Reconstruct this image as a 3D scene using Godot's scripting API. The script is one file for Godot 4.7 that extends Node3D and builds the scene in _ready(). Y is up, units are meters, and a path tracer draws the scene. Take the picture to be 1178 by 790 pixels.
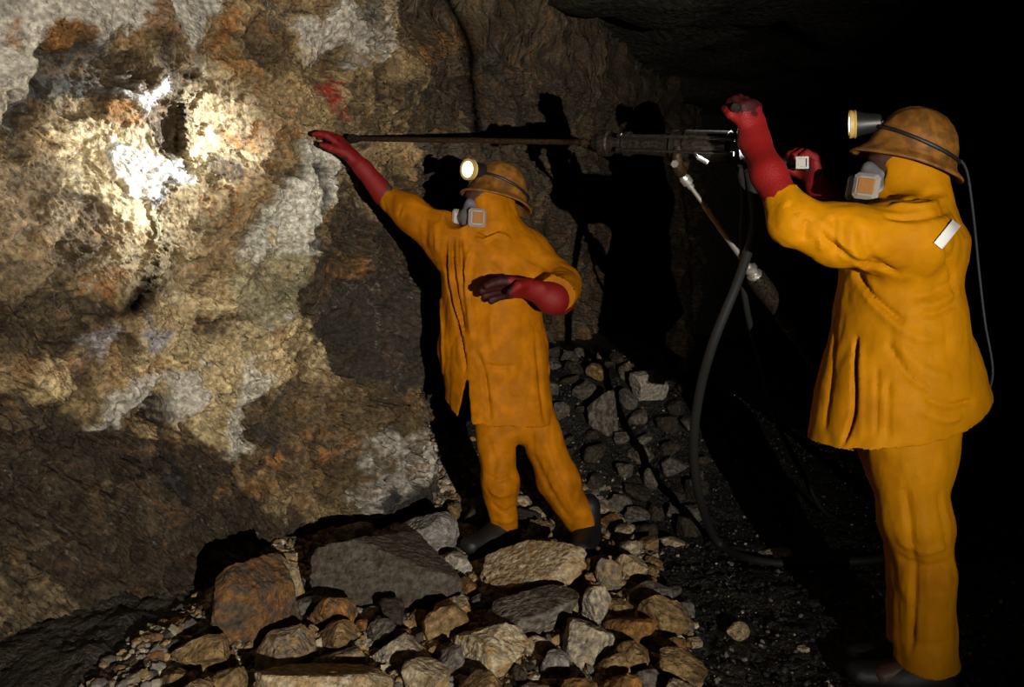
extends Node3D
# Two drillers in yellow oilskins working a rock face underground, lit by a lamp beside the camera and by their cap lamps.

const EYE := Vector3(0, 1.345, 0)
const LAMP_AT := Vector3(1.15, 1.09, 1.4)
const LAMP_AIM := Vector3(-0.60, 1.8, -3.4)
var M := {}
var counts := {}

# a point of the place, from where it stands in the 1178 x 790 frame and how far off it is
func P(px: float, py: float, d: float) -> Vector3:
	return Vector3((px - 589.0) * d / 1000.0, EYE.y - (py - 278.0) * d / 1000.0, -d)

func _ready():
	# ---- camera
	var cam := Camera3D.new()
	cam.name = "camera"
	cam.projection = Camera3D.PROJECTION_FRUSTUM
	cam.near = 0.05
	cam.far = 60.0
	cam.size = 0.05 * 0.79
	cam.frustum_offset = Vector2(0, -0.05 * 0.117)
	cam.position = EYE
	add_child(cam)
	cam.current = true
	# ---- air
	var we := WorldEnvironment.new()
	we.name = "surroundings"
	var e := Environment.new()
	e.background_mode = Environment.BG_COLOR
	e.background_color = Color(0, 0, 0)
	e.tonemap_mode = Environment.TONE_MAPPER_LINEAR
	e.tonemap_exposure = 1.0
	e.sdfgi_enabled = true
	e.ssao_enabled = true
	e.ssil_enabled = true
	we.environment = e
	add_child(we)
	# ---- the work lamp to the right of the camera
	var key := SpotLight3D.new()
	key.name = "work_lamp_beam"
	key.light_color = Color(1.0, 0.975, 0.93)
	key.light_energy = 30.0
	key.light_size = 0.01
	key.spot_range = 40.0
	key.spot_attenuation = 2.0
	key.spot_angle = 34.5
	key.spot_angle_attenuation = 1.0
	key.shadow_enabled = true
	add_child(key)
	key.look_at_from_position(LAMP_AT, LAMP_AIM)
	make_materials()
	build_wall()
	build_shell()
	build_floor()
	build_rubble()
	build_drill()
	build_hoses()
	build_right_person()
	build_left_person()
	build_work_lamp()

# ---------------------------------------------------------------- bookkeeping
func numbered(called: String) -> String:
	var n: int = counts.get(called, 0)
	counts[called] = n + 1
	return called if n == 0 else "%s_%03d" % [called, n]

func tag(o: Node, label: String, category := "", group := "", kind := ""):
	if label: o.set_meta("label", label)
	if category: o.set_meta("category", category)
	if group: o.set_meta("group", group)
	if kind: o.set_meta("kind", kind)
	return o

func put(mesh: Mesh, called: String, mat: Material, parent: Node = null) -> MeshInstance3D:
	var o := MeshInstance3D.new()
	o.name = numbered(called) if parent == null else called
	o.mesh = mesh
	o.material_override = mat
	(self if parent == null else parent).add_child(o, true)
	return o

func base(called: String, where: Vector3) -> Node3D:
	var o := Node3D.new()
	o.name = numbered(called)
	o.position = where
	add_child(o, true)
	return o

# ---------------------------------------------------------------- materials
func grain_image(seed_: int, freq: float, octaves: int, lo: float, hi: float, tint: Color, type := FastNoiseLite.TYPE_SIMPLEX_SMOOTH) -> ImageTexture:
	var n := FastNoiseLite.new()
	n.seed = seed_
	n.noise_type = type
	n.frequency = freq
	n.fractal_octaves = octaves
	n.fractal_gain = 0.6
	var im := n.get_seamless_image(512, 512)
	im.convert(Image.FORMAT_RGB8)
	var d := im.get_data()
	var out := PackedByteArray()
	out.resize(d.size())
	var lut := []
	for k in 3:
		var t := PackedByteArray()
		t.resize(256)
		for v in 256:
			t[v] = int(clampf((lo + (hi - lo) * smoothstep(40.0, 215.0, float(v))) * tint[k], 0, 1) * 255.0)
		lut.append(t)
	for i in d.size():
		out[i] = lut[i % 3][d[i]]
	return ImageTexture.create_from_image(Image.create_from_data(512, 512, false, Image.FORMAT_RGB8, out))

func height_image(seed_: int, freq: float, octaves: int, gain: float, type := FastNoiseLite.TYPE_SIMPLEX_SMOOTH) -> ImageTexture:
	var n := FastNoiseLite.new()
	n.seed = seed_
	n.noise_type = type
	n.frequency = freq
	n.fractal_octaves = octaves
	n.fractal_gain = gain
	var im := n.get_seamless_image(512, 512)
	im.convert(Image.FORMAT_RGB8)
	return ImageTexture.create_from_image(im)

func mat(col: Color, rough := 0.8, metal := 0.0, spec := 0.5) -> StandardMaterial3D:
	var m := StandardMaterial3D.new()
	m.albedo_color = col
	m.roughness = rough
	m.metallic = metal
	m.metallic_specular = spec
	return m

func relief(m: StandardMaterial3D, tex: Texture2D, cm: float, scale: float, world := true):
	m.uv1_triplanar = true
	m.uv1_world_triplanar = world
	m.uv1_scale = Vector3.ONE * scale
	m.heightmap_enabled = true
	m.heightmap_texture = tex
	m.heightmap_scale = cm
	return m

func make_materials():
	var rock_height := height_image(5, 0.014, 6, 0.62)
	var rock_grain := grain_image(6, 0.02, 6, 0.62, 1.0, Color(1, 0.99, 0.97))
	var r := mat(Color.WHITE, 0.82, 0.0, 0.4)
	r.vertex_color_use_as_albedo = true
	relief(r, rock_height, 1.2, 3.4)
	r.albedo_texture = rock_grain
	M.rock = r
	var st := mat(Color.WHITE, 0.8, 0.0, 0.4)
	st.vertex_color_use_as_albedo = true
	relief(st, rock_height, 1.3, 4.0, false)
	st.albedo_texture = rock_grain
	M.stone = st
	var sm := mat(Color.WHITE, 0.8, 0.0, 0.4)
	sm.vertex_color_use_as_albedo = true
	relief(sm, rock_height, 1.1, 5.0)
	sm.albedo_texture = rock_grain
	M.stone_small = sm
	var gr := mat(Color.WHITE, 0.7, 0.0, 0.5)
	gr.vertex_color_use_as_albedo = true
	M.gravel = gr
	var mk := mat(Color.WHITE, 0.55, 0.0, 0.5)
	mk.vertex_color_use_as_albedo = true
	relief(mk, rock_height, 1.5, 5.0)
	mk.albedo_texture = rock_grain
	M.muck = mk
	var dark := mat(Color(0.25, 0.235, 0.205), 0.85, 0.0, 0.3)
	relief(dark, rock_height, 3.0, 1.5)
	dark.albedo_texture = rock_grain
	M.dark_rock = dark
	# oilskin: coated cotton with grime rubbed into it
	var weave := height_image(11, 0.03, 4, 0.5)
	for k in 2:
		var o := mat([Color(0.700, 0.458, 0.010), Color(0.665, 0.398, 0.006)][k], 0.65, 0.0, 0.2)
		o.vertex_color_use_as_albedo = true
		relief(o, weave, 0.08, 2.2)
		o.albedo_texture = grain_image(12 + k, 0.008, 6, 0.93 - 0.10 * k, 1.0, Color(1, 1, 1))
		M["oilskin_%d" % k] = o
	var gl := mat(Color(0.47, 0.045, 0.04), 0.62, 0.0, 0.4)
	gl.vertex_color_use_as_albedo = true
	relief(gl, weave, 0.12, 9.0)
	M.glove = gl
	var gd := mat(Color(0.42, 0.032, 0.03), 0.65, 0.0, 0.4)
	gd.vertex_color_use_as_albedo = true
	relief(gd, weave, 0.12, 9.0)
	M.glove_worn = gd
	var he := mat(Color(0.62, 0.42, 0.16), 0.55, 0.0, 0.45)
	he.vertex_color_use_as_albedo = true
	he.uv1_triplanar = true
	he.uv1_scale = Vector3.ONE * 4.0
	he.albedo_texture = grain_image(21, 0.010, 6, 0.62, 1.0, Color(1, 0.98, 0.95))
	M.helmet = he
	M.rubber = mat(Color(0.07, 0.068, 0.065), 0.55)
	M.boot = mat(Color(0.05, 0.048, 0.046), 0.6)
	M.lamp_body = mat(Color(0.10, 0.105, 0.11), 0.45)
	M.bezel = mat(Color(0.72, 0.60, 0.34), 0.5)
	M.mask = mat(Color(0.34, 0.345, 0.36), 0.5)
	M.canister = mat(Color(0.52, 0.49, 0.46), 0.55)
	M.filter = mat(Color(0.55, 0.36, 0.15), 0.8)
	M.skin = mat(Color(0.24, 0.15, 0.10), 0.6)
	M.tape = mat(Color(0.86, 0.86, 0.85), 0.35)
	var steel := mat(Color(0.26, 0.24, 0.22), 0.62, 0.7)
	steel.uv1_triplanar = true
	steel.uv1_scale = Vector3.ONE * 7.0
	steel.albedo_texture = grain_image(31, 0.02, 5, 0.35, 1.0, Color(1, 0.94, 0.86))
	M.steel = steel
	var rod := steel.duplicate()
	rod.albedo_color = Color(0.34, 0.27, 0.19)
	M.rod = rod
	M.chrome = mat(Color(0.80, 0.78, 0.75), 0.42, 0.85)
	M.nut = mat(Color(0.52, 0.51, 0.49), 0.4, 0.6)
	var cyl := steel.duplicate()
	cyl.albedo_color = Color(0.34, 0.32, 0.29)
	cyl.roughness = 0.4
	M.cylinder = cyl
	M.hose = mat(Color(0.105, 0.105, 0.097), 0.6)
	M.cable = mat(Color(0.20, 0.20, 0.20), 0.6)
	for k in 2:
		var g := mat(Color(1.0, 0.97, 0.88), 0.3)
		g.emission_enabled = true
		g.emission = [Color(0.92, 0.95, 1.0), Color(1.0, 0.93, 0.78)][k]
		g.emission_energy_multiplier = 4.0
		M["lens_%d" % k] = g
var wall_patches := [
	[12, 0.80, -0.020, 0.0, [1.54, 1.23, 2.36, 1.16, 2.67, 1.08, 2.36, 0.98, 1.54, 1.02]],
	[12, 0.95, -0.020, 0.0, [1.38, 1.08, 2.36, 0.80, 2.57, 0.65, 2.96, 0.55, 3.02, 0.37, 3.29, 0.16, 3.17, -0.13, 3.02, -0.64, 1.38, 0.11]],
	[11, 0.30, 0.000, 0.3, [1.95, 0.49, 2.57, 0.02, 2.74, -0.32, 1.95, -0.01]],
	[6, 0.70, 0.000, 0.5, [2.28, 0.06, 2.51, 0.04, 2.67, -0.30, 2.25, -0.13]],
	[11, 0.85, 0.000, 0.5, [1.54, 1.59, 2.36, 1.64, 2.45, 1.49, 2.42, 1.31, 2.36, 1.16, 1.54, 1.16]],
	[0, 0.97, 0.050, 1.0, [1.54, 2.12, 3.08, 2.53, 3.04, 2.31, 2.97, 2.23, 2.92, 2.08, 2.81, 2.09, 2.64, 2.08, 2.46, 2.02, 2.36, 2.08, 2.32, 2.02, 2.29, 1.91, 2.25, 1.84, 2.20, 1.75, 1.54, 1.62]],
	[0, 0.80, 0.020, 0.6, [2.20, 1.88, 2.29, 1.91, 2.26, 1.80, 2.20, 1.68]],
	[4, 0.90, 0.020, 0.0, [2.35, 2.09, 2.40, 2.07, 2.47, 2.06, 2.44, 2.02, 2.36, 2.02]],
	[4, 0.75, 0.020, 0.2, [2.67, 2.24, 2.76, 2.25, 2.76, 2.15, 2.86, 2.09, 2.74, 2.08, 2.63, 2.07, 2.69, 2.16]],
	[4, 0.50, 0.000, 0.5, [2.20, 2.09, 2.23, 2.08, 2.25, 2.01, 2.21, 2.01]],
	[6, 0.95, -0.060, 0.0, [2.32, 2.02, 2.46, 2.02, 2.67, 2.02, 2.73, 2.00, 2.60, 1.95, 2.51, 1.91, 2.47, 1.76, 2.36, 1.84, 2.27, 1.81, 2.25, 1.71, 2.20, 1.66, 2.20, 1.71, 2.29, 1.88]],
	[5, 0.85, -0.050, 0.0, [2.36, 1.99, 2.71, 2.02, 2.87, 2.07, 2.86, 1.91, 2.78, 1.72, 2.69, 1.71, 2.64, 1.91, 2.51, 1.94]],
	[0, 0.95, 0.030, 0.7, [2.51, 1.89, 2.55, 1.94, 2.64, 1.92, 2.75, 1.95, 2.75, 1.91, 2.69, 1.88, 2.69, 1.79, 2.66, 1.74, 2.62, 1.78, 2.57, 1.85]],
	[4, 0.60, 0.000, 0.2, [2.48, 1.85, 2.57, 1.84, 2.64, 1.75, 2.69, 1.71, 2.64, 1.69, 2.51, 1.77]],
	[3, 0.60, 0.000, 0.2, [2.36, 1.85, 2.47, 1.87, 2.49, 1.75, 2.39, 1.76]],
	[1, 0.95, 0.010, 0.4, [2.36, 1.72, 2.48, 1.76, 2.64, 1.72, 2.69, 1.68, 2.78, 1.71, 2.87, 1.71, 3.02, 1.83, 2.98, 1.67, 2.87, 1.60, 2.81, 1.55, 2.75, 1.50, 2.71, 1.33, 2.57, 1.40, 2.51, 1.46, 2.43, 1.48, 2.37, 1.58]],
	[2, 0.90, 0.020, 0.4, [2.51, 1.69, 2.69, 1.66, 2.81, 1.69, 2.83, 1.59, 2.72, 1.48, 2.64, 1.51, 2.54, 1.54]],
	[5, 0.80, -0.030, 0.2, [2.41, 1.46, 2.51, 1.46, 2.51, 1.32, 2.43, 1.22, 2.36, 1.15, 2.34, 1.22]],
	[3, 0.85, 0.020, 0.5, [2.50, 1.45, 2.71, 1.43, 2.71, 1.27, 2.61, 1.11, 2.43, 1.12, 2.43, 1.24, 2.49, 1.30]],
	[4, 0.45, 0.000, 0.3, [2.46, 1.22, 2.59, 1.24, 2.57, 1.12, 2.45, 1.13]],
	[3, 0.90, 0.000, 0.3, [2.73, 1.55, 2.87, 1.56, 3.13, 1.62, 3.17, 1.52, 3.06, 1.23, 2.81, 1.11, 2.67, 1.15, 2.74, 1.31]],
	[4, 0.30, 0.000, 0.3, [2.81, 1.52, 3.02, 1.56, 3.01, 1.41, 2.83, 1.40]],
	[3, 0.95, -0.010, 0.1, [2.92, 2.25, 3.29, 2.33, 3.61, 2.20, 3.63, 2.00, 3.45, 1.75, 3.17, 1.65, 2.99, 1.75, 2.90, 1.91]],
	[4, 0.65, 0.000, 0.0, [3.01, 2.25, 3.08, 2.27, 3.08, 2.11, 3.13, 2.07, 3.17, 2.00, 3.02, 2.01, 2.99, 2.13]],
	[5, 0.75, -0.020, 0.0, [3.12, 2.26, 3.27, 2.25, 3.30, 2.02, 3.21, 2.02, 3.11, 2.12]],
	[5, 0.60, -0.010, 0.0, [3.29, 2.13, 3.61, 2.19, 3.61, 2.02, 3.38, 2.03]],
	[3, 0.70, 0.010, 0.3, [2.94, 1.81, 3.36, 1.86, 3.36, 1.67, 3.17, 1.62, 2.96, 1.66]],
	[4, 0.35, 0.000, 0.2, [3.00, 1.79, 3.31, 1.89, 3.36, 1.77, 3.13, 1.64]],
	[0, 0.90, 0.030, 0.7, [3.29, 2.25, 3.64, 2.44, 3.69, 2.25, 3.49, 2.12, 3.36, 2.12]],
	[1, 0.60, 0.000, 0.6, [3.32, 2.19, 3.52, 2.22, 3.46, 2.12, 3.35, 2.12]],
	[6, 0.60, 0.000, 0.2, [3.11, 2.33, 3.36, 2.38, 3.31, 2.29, 3.17, 2.28]],
	[0, 0.70, 0.030, 0.3, [3.64, 2.44, 3.96, 2.52, 3.89, 2.21, 3.66, 2.11]],
	[6, 0.50, 0.000, 0.2, [3.69, 2.45, 3.89, 2.50, 3.78, 2.33, 3.66, 2.29]],
	[14, 0.95, 0.060, 0.4, [3.15, 1.53, 3.27, 1.61, 3.36, 1.75, 3.52, 1.78, 3.56, 1.72, 3.51, 1.53, 3.43, 1.44, 3.38, 1.29, 3.25, 1.29, 3.06, 1.26, 3.10, 1.41]],
	[2, 0.80, 0.010, 0.4, [3.22, 1.57, 3.39, 1.71, 3.36, 1.50, 3.21, 1.48]],
	[1, 0.60, 0.000, 0.4, [3.17, 1.42, 3.24, 1.40, 3.22, 1.32, 3.16, 1.34]],
	[9, 0.90, 0.030, 0.3, [3.06, 1.27, 3.39, 1.30, 3.32, 1.07, 3.27, 0.96, 3.13, 0.93, 2.99, 0.99, 2.96, 1.13]],
	[6, 0.90, -0.060, 0.0, [3.37, 1.67, 3.47, 1.66, 3.44, 1.49, 3.40, 1.29, 3.35, 1.32, 3.39, 1.51]],
	[12, 0.95, 0.000, 0.2, [3.52, 1.53, 3.72, 1.72, 3.89, 1.61, 4.29, 1.29, 4.49, 0.67, 4.37, 0.32, 3.78, 0.69, 3.49, 0.94, 3.33, 0.96, 3.32, 1.15, 3.41, 1.30]],  # darker towards the corner: shade painted into the rock
	[11, 0.60, 0.000, 0.2, [3.51, 1.83, 3.72, 1.98, 3.96, 1.61, 3.78, 1.42, 3.56, 1.53]],
	[4, 0.35, 0.000, 0.2, [3.46, 1.30, 3.65, 1.31, 3.70, 1.14, 3.49, 1.13]],
	[13, 0.95, -0.010, 0.5, [3.45, 1.11, 3.64, 1.19, 4.32, 1.24, 4.74, 0.54, 4.72, 0.25, 3.87, 0.61, 3.56, 0.76, 3.47, 0.90]],  # corner recess: shade of the turned-away rock put into its colour
	[1, 0.85, 0.020, 0.1, [2.64, 1.05, 2.81, 1.14, 2.99, 1.17, 3.17, 0.98, 3.22, 0.80, 3.06, 0.67, 2.96, 0.58, 2.81, 0.70, 2.71, 0.78, 2.48, 0.69, 2.42, 0.70, 2.51, 0.78, 2.64, 0.86]],
	[5, 0.50, -0.030, 0.0, [2.87, 1.10, 3.03, 1.12, 3.08, 1.01, 2.91, 0.96]],
	[8, 0.60, 0.000, 0.2, [2.65, 1.08, 2.76, 1.06, 2.74, 0.96, 2.65, 0.97]],
	[0, 0.97, 0.050, 0.8, [2.42, 0.70, 2.64, 0.85, 2.79, 0.87, 2.73, 0.75, 2.64, 0.71, 2.59, 0.67, 2.52, 0.70, 2.46, 0.69]],
	[0, 0.95, 0.040, 0.8, [2.77, 0.88, 2.91, 0.89, 2.93, 0.76, 2.85, 0.68, 2.78, 0.73]],
	[1, 0.85, 0.030, 0.3, [2.29, 0.97, 2.44, 0.97, 2.46, 0.85, 2.36, 0.81, 2.31, 0.87]],
	[4, 0.40, 0.000, 0.2, [2.32, 0.96, 2.43, 0.96, 2.44, 0.90, 2.32, 0.91]],
	[8, 0.50, 0.010, 0.3, [2.45, 1.01, 2.57, 1.01, 2.55, 0.87, 2.45, 0.88]],
	[4, 0.40, 0.000, 0.2, [2.73, 0.96, 2.81, 0.94, 2.76, 0.85, 2.64, 0.84, 2.65, 0.87]],
	[2, 0.85, 0.020, 0.3, [3.04, 0.85, 3.19, 0.83, 3.13, 0.73, 3.08, 0.64, 3.09, 0.53, 2.97, 0.53, 3.04, 0.71]],
	[8, 0.55, 0.010, 0.2, [3.10, 0.99, 3.25, 1.05, 3.27, 0.95, 3.13, 0.89]],
	[1, 0.45, 0.000, 0.0, [3.21, 1.01, 3.49, 0.94, 3.56, 0.80, 3.33, 0.75, 3.22, 0.76]],
	[5, 0.75, 0.010, 0.0, [2.96, 0.59, 3.10, 0.51, 3.29, 0.75, 3.64, 0.71, 4.26, 0.39, 4.26, 0.19, 3.87, 0.18, 3.59, 0.12, 3.29, 0.31, 3.02, 0.51]],
	[0, 0.55, 0.010, 0.0, [3.54, 0.48, 4.16, 0.41, 4.22, 0.21, 3.87, 0.18, 3.60, 0.13, 3.54, 0.22, 3.65, 0.31]],
	[4, 0.60, 0.000, 0.2, [3.45, 0.50, 3.65, 0.46, 3.64, 0.38, 3.46, 0.42]],
	[4, 0.70, 0.000, 0.1, [3.16, 0.50, 3.26, 0.49, 3.25, 0.42, 3.17, 0.44]],
	[6, 0.55, -0.020, 0.0, [3.10, 0.83, 3.33, 0.75, 3.29, 0.60, 3.13, 0.56, 3.11, 0.63, 3.25, 0.72]],
	[6, 0.70, 0.000, 0.0, [3.17, 0.59, 3.29, 0.55, 3.26, 0.49, 3.16, 0.52]],
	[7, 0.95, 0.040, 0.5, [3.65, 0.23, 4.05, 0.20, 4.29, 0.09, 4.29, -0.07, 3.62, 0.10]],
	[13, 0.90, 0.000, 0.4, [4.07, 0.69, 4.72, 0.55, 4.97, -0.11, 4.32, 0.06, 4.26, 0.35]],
	[7, 0.90, -0.100, 0.0, [2.68, 0.75, 2.79, 0.73, 2.78, 0.62, 2.77, 0.52, 2.73, 0.41, 2.69, 0.44, 2.73, 0.56, 2.73, 0.69]],  # lower end of a cast shadow, put in as a dark sunken line
	[6, 0.00, 0.000, 0.0, [4.59, 1.72, 5.32, 2.21, 6.41, 3.14, 11.66, 4.49, 11.66, 1.10, 6.41, 1.20]],
	[5, 0.55, 0.000, 0.2, [3.96, 2.52, 5.32, 2.87, 5.32, 2.49, 4.05, 2.11]],
	[4, 0.30, 0.000, 0.2, [4.10, 2.29, 5.09, 2.65, 5.03, 2.48, 4.26, 2.24]],
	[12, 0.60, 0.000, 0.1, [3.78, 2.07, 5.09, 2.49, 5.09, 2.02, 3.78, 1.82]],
	[11, 0.35, 0.060, 0.2, [6.07, 1.83, 6.24, 1.80, 6.02, 1.41, 5.84, 1.46]],
	[10, 0.60, 0.000, 0.5, [3.53, 2.00, 3.62, 2.06, 3.63, 2.03, 3.59, 1.98, 3.56, 1.92, 3.53, 1.92]],
	[10, 0.55, 0.000, 0.5, [3.56, 1.92, 3.64, 1.96, 3.64, 1.93, 3.58, 1.90]],
]

# ---------------------------------------------------------------- shapes
func mesh_of(v: PackedVector3Array, n: PackedVector3Array, c: PackedColorArray, idx: PackedInt32Array) -> ArrayMesh:
	var a := []
	a.resize(Mesh.ARRAY_MAX)
	a[Mesh.ARRAY_VERTEX] = v
	if n.size(): a[Mesh.ARRAY_NORMAL] = n
	if c.size(): a[Mesh.ARRAY_COLOR] = c
	a[Mesh.ARRAY_INDEX] = idx
	var m := ArrayMesh.new()
	m.add_surface_from_arrays(Mesh.PRIMITIVE_TRIANGLES, a)
	return m

func smooth_normals(v: PackedVector3Array, idx: PackedInt32Array) -> PackedVector3Array:
	var n := PackedVector3Array()
	n.resize(v.size())
	for k in range(0, idx.size(), 3):
		var a := idx[k]
		var b := idx[k + 1]
		var c := idx[k + 2]
		var f := (v[c] - v[a]).cross(v[b] - v[a])
		n[a] += f
		n[b] += f
		n[c] += f
	for k in n.size():
		n[k] = n[k].normalized()
	return n

# collects several shapes of one part
class Bag:
	var v := PackedVector3Array()
	var n := PackedVector3Array()
	var idx := PackedInt32Array()

	# rings of points, each ring joined to the next; ends closed when caps is set
	func rings(list: Array, closed := true, caps := true) -> void:
		var at := v.size()
		var w: int = list[0].size()
		for ring in list:
			for q in ring: v.append(q)
		var lo := idx.size()
		for i in list.size() - 1:
			for j in (w if closed else w - 1):
				var a := at + i * w + j
				var b := at + i * w + (j + 1) % w
				idx.append_array([a, a + w, b, b, a + w, b + w])
		var nn := PackedVector3Array()
		nn.resize(v.size() - at)
		for k in range(lo, idx.size(), 3):
			var f := (v[idx[k + 2]] - v[idx[k]]).cross(v[idx[k + 1]] - v[idx[k]])
			for m in 3: nn[idx[k + m] - at] += f
		for q in nn: n.append(q.normalized())
		if caps:
			for end in 2:
				var ring: Array = list[0] if end == 0 else list[-1]
				var c := Vector3.ZERO
				for q in ring: c += q / w
				var f := Vector3.ZERO
				for j in w: f += (ring[(j + 1) % w] - c).cross(ring[j] - c)
				f = f.normalized() * (-1.0 if end == 1 else 1.0)
				var s := v.size()
				v.append(c)
				n.append(f)
				for q in ring:
					v.append(q)
					n.append(f)
				for j in w:
					if end == 0: idx.append_array([s, s + 1 + j, s + 1 + (j + 1) % w])
					else: idx.append_array([s, s + 1 + (j + 1) % w, s + 1 + j])

	# a shape turned round the line from a towards dir; profile: [along, radius] pairs; an edge where two pairs share a place
	func lathe(a: Vector3, dir: Vector3, profile: Array, sides := 24, turned := 0.0) -> void:
		var d := dir.normalized()
		var u := d.cross(Vector3.UP if absf(d.y) < 0.9 else Vector3.RIGHT).normalized()
		u = u.rotated(d, turned)
		var w := d.cross(u)
		var run := []
		for k in profile.size():
			var ring := []
			for j in sides:
				var t := TAU * j / sides
				ring.append(a + d * profile[k][0] + (u * cos(t) + w * sin(t)) * maxf(profile[k][1], 0.0005))
			if k > 0 and profile[k].size() > 2:   # a third value marks a hard edge
				run.append(ring)
				rings(run, true, false)
				run = []
			run.append(ring)
		if run.size() > 1: rings(run, true, false)
		for e in 2:
			var q: Array = profile[0] if e == 0 else profile[-1]
			if q[1] > 0.001:
				var ring := []
				for j in sides:
					var t := TAU * j / sides
					ring.append(a + d * q[0] + (u * cos(t) + w * sin(t)) * q[1])
				var c: Vector3 = a + d * q[0]
				var f := d if e == 1 else -d
				var s := v.size()
				v.append(c)
				n.append(f)
				for p in ring:
					v.append(p)
					n.append(f)
				for j in sides:
					if e == 0: idx.append_array([s, s + 1 + j, s + 1 + (j + 1) % sides])
					else: idx.append_array([s, s + 1 + (j + 1) % sides, s + 1 + j])

	# a tube along a smooth line through the points
	func tube(pts: Array, radii: Array, sides := 14, steps := 8) -> void:
		var line := []
		var rr := []
		for i in pts.size() - 1:
			var p0: Vector3 = pts[maxi(i - 1, 0)]
			var p1: Vector3 = pts[i]
			var p2: Vector3 = pts[i + 1]
			var p3: Vector3 = pts[mini(i + 2, pts.size() - 1)]
			for k in steps:
				var t := float(k) / steps
				line.append(p1.cubic_interpolate(p2, p0, p3, t))
				rr.append(lerpf(radii[mini(i, radii.size() - 1)], radii[mini(i + 1, radii.size() - 1)], t))
		line.append(pts[-1])
		rr.append(radii[-1])
		var u := Vector3.ZERO
		var list := []
		for i in line.size():
			var d: Vector3 = (line[mini(i + 1, line.size() - 1)] - line[maxi(i - 1, 0)]).normalized()
			if u == Vector3.ZERO:
				u = d.cross(Vector3.UP if absf(d.y) < 0.9 else Vector3.RIGHT).normalized()
			u = (u - d * u.dot(d)).normalized()
			var w := d.cross(u)
			var ring := []
			for j in sides:
				var t := TAU * j / sides
				ring.append(line[i] + (u * cos(t) + w * sin(t)) * rr[i])
			list.append(ring)
		rings(list, true, true)

	# a box with chamfered edges, in the frame b at place c
	func block(c: Vector3, b: Basis, size: Vector3, chamfer := 0.003) -> void:
		var list := []
		var h := size / 2.0
		for lv in [[-h.y, chamfer], [-h.y + chamfer, 0.0], [h.y - chamfer, 0.0], [h.y, chamfer]]:
			var x: float = h.x - lv[1]
			var z: float = h.z - lv[1]
			var k := chamfer
			var ring := []
			for q in [[x, z - k], [x - k, z], [-x + k, z], [-x, z - k], [-x, -z + k], [-x + k, -z], [x - k, -z], [x, -z + k]]:
				ring.append(c + b * Vector3(q[0], lv[0], q[1]))
			list.append(ring)
		for i in 3:
			for j in 8:
				var q := [list[i][j], list[i][(j + 1) % 8], list[i + 1][(j + 1) % 8], list[i + 1][j]]
				face(q, c)
		face(list[0], c)
		face(list[3], c)

	func face(q: Array, away_from: Vector3) -> void:
		var f: Vector3 = (q[2] - q[0]).cross(q[1] - q[0]).normalized()
		var turned: bool = f.dot(q[0] - away_from) < 0
		if turned: f = -f
		var s := v.size()
		for p in q:
			v.append(p)
			n.append(f)
		for j in range(1, q.size() - 1):
			if turned: idx.append_array([s, s + j + 1, s + j])
			else: idx.append_array([s, s + j, s + j + 1])

func bag_mesh(b: Bag, c := PackedColorArray()) -> ArrayMesh:
	return mesh_of(b.v, b.n, c, b.idx)

# ---------------------------------------------------------------- soft bodies: tapered limbs joined smoothly and meshed as surface nets
class Limb:
	var a: Vector3
	var ab: Vector3
	var inv: float
	var ax: Vector3
	var u: Vector3
	var v: Vector3
	var ru0: float
	var ru1: float
	var rv0: float
	var rv1: float
	var k: float
	var flat_end := false
	var flat_start := false

	func d(p: Vector3) -> float:
		var q := p - a
		var t := clampf(q.dot(ab) * inv, 0.0, 1.0)
		var along := q.dot(ax)
		q -= ab * t
		var ru := ru0 + (ru1 - ru0) * t
		var rv := rv0 + (rv1 - rv0) * t
		var ra := minf(ru, rv)
		var x := q.dot(u) / ru
		var y := q.dot(v) / rv
		var z := q.dot(ax) / ra
		var k0 := sqrt(x * x + y * y + z * z)
		var out := -ra
		if k0 > 0.001:
			x /= ru
			y /= rv
			z /= ra
			out = k0 * (k0 - 1.0) / sqrt(x * x + y * y + z * z)
		if flat_end: out = maxf(out, along - ab.length())
		if flat_start: out = maxf(out, -along)
		return out

# r0, r1: a number, or a Vector2 (along side, across side)
func limb(a: Vector3, b: Vector3, r0, r1, k := 0.05, side := Vector3.RIGHT, flat_end := false, flat_start := false) -> Limb:
	var l := Limb.new()
	if a.distance_to(b) < 0.001: b = a + Vector3(0, 0.001, 0)
	l.a = a
	l.ab = b - a
	l.inv = 1.0 / l.ab.length_squared()
	l.ax = l.ab.normalized()
	var s := side - l.ax * side.dot(l.ax)
	if s.length() < 0.05: s = Vector3.UP - l.ax * l.ax.y if absf(l.ax.y) < 0.9 else Vector3.BACK
	l.u = s.normalized()
	l.v = l.ax.cross(l.u)
	l.ru0 = r0.x if r0 is Vector2 else r0
	l.rv0 = r0.y if r0 is Vector2 else r0
	l.ru1 = r1.x if r1 is Vector2 else r1
	l.rv1 = r1.y if r1 is Vector2 else r1
	l.k = k
	l.flat_end = flat_end
	l.flat_start = flat_start
	return l

class Soft:
	var limbs: Array[Limb] = []
	var cuts: Array[Limb] = []
	var planes: Array[Plane] = []    # what lies above a plane is cut away
	func d(p: Vector3, use: Array[Limb]) -> float:
		var out := 1e3
		for l in use:
			var e := l.d(p)
			var h := l.k - absf(out - e)
			out = minf(out, e)
			if h > 0.0: out -= h * h / l.k * 0.25
		for c in cuts:
			out = maxf(out, -c.d(p))
		for q in planes:
			out = maxf(out, q.distance_to(p))
		return out
	func full(p: Vector3) -> float:
		return d(p, limbs)

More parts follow.
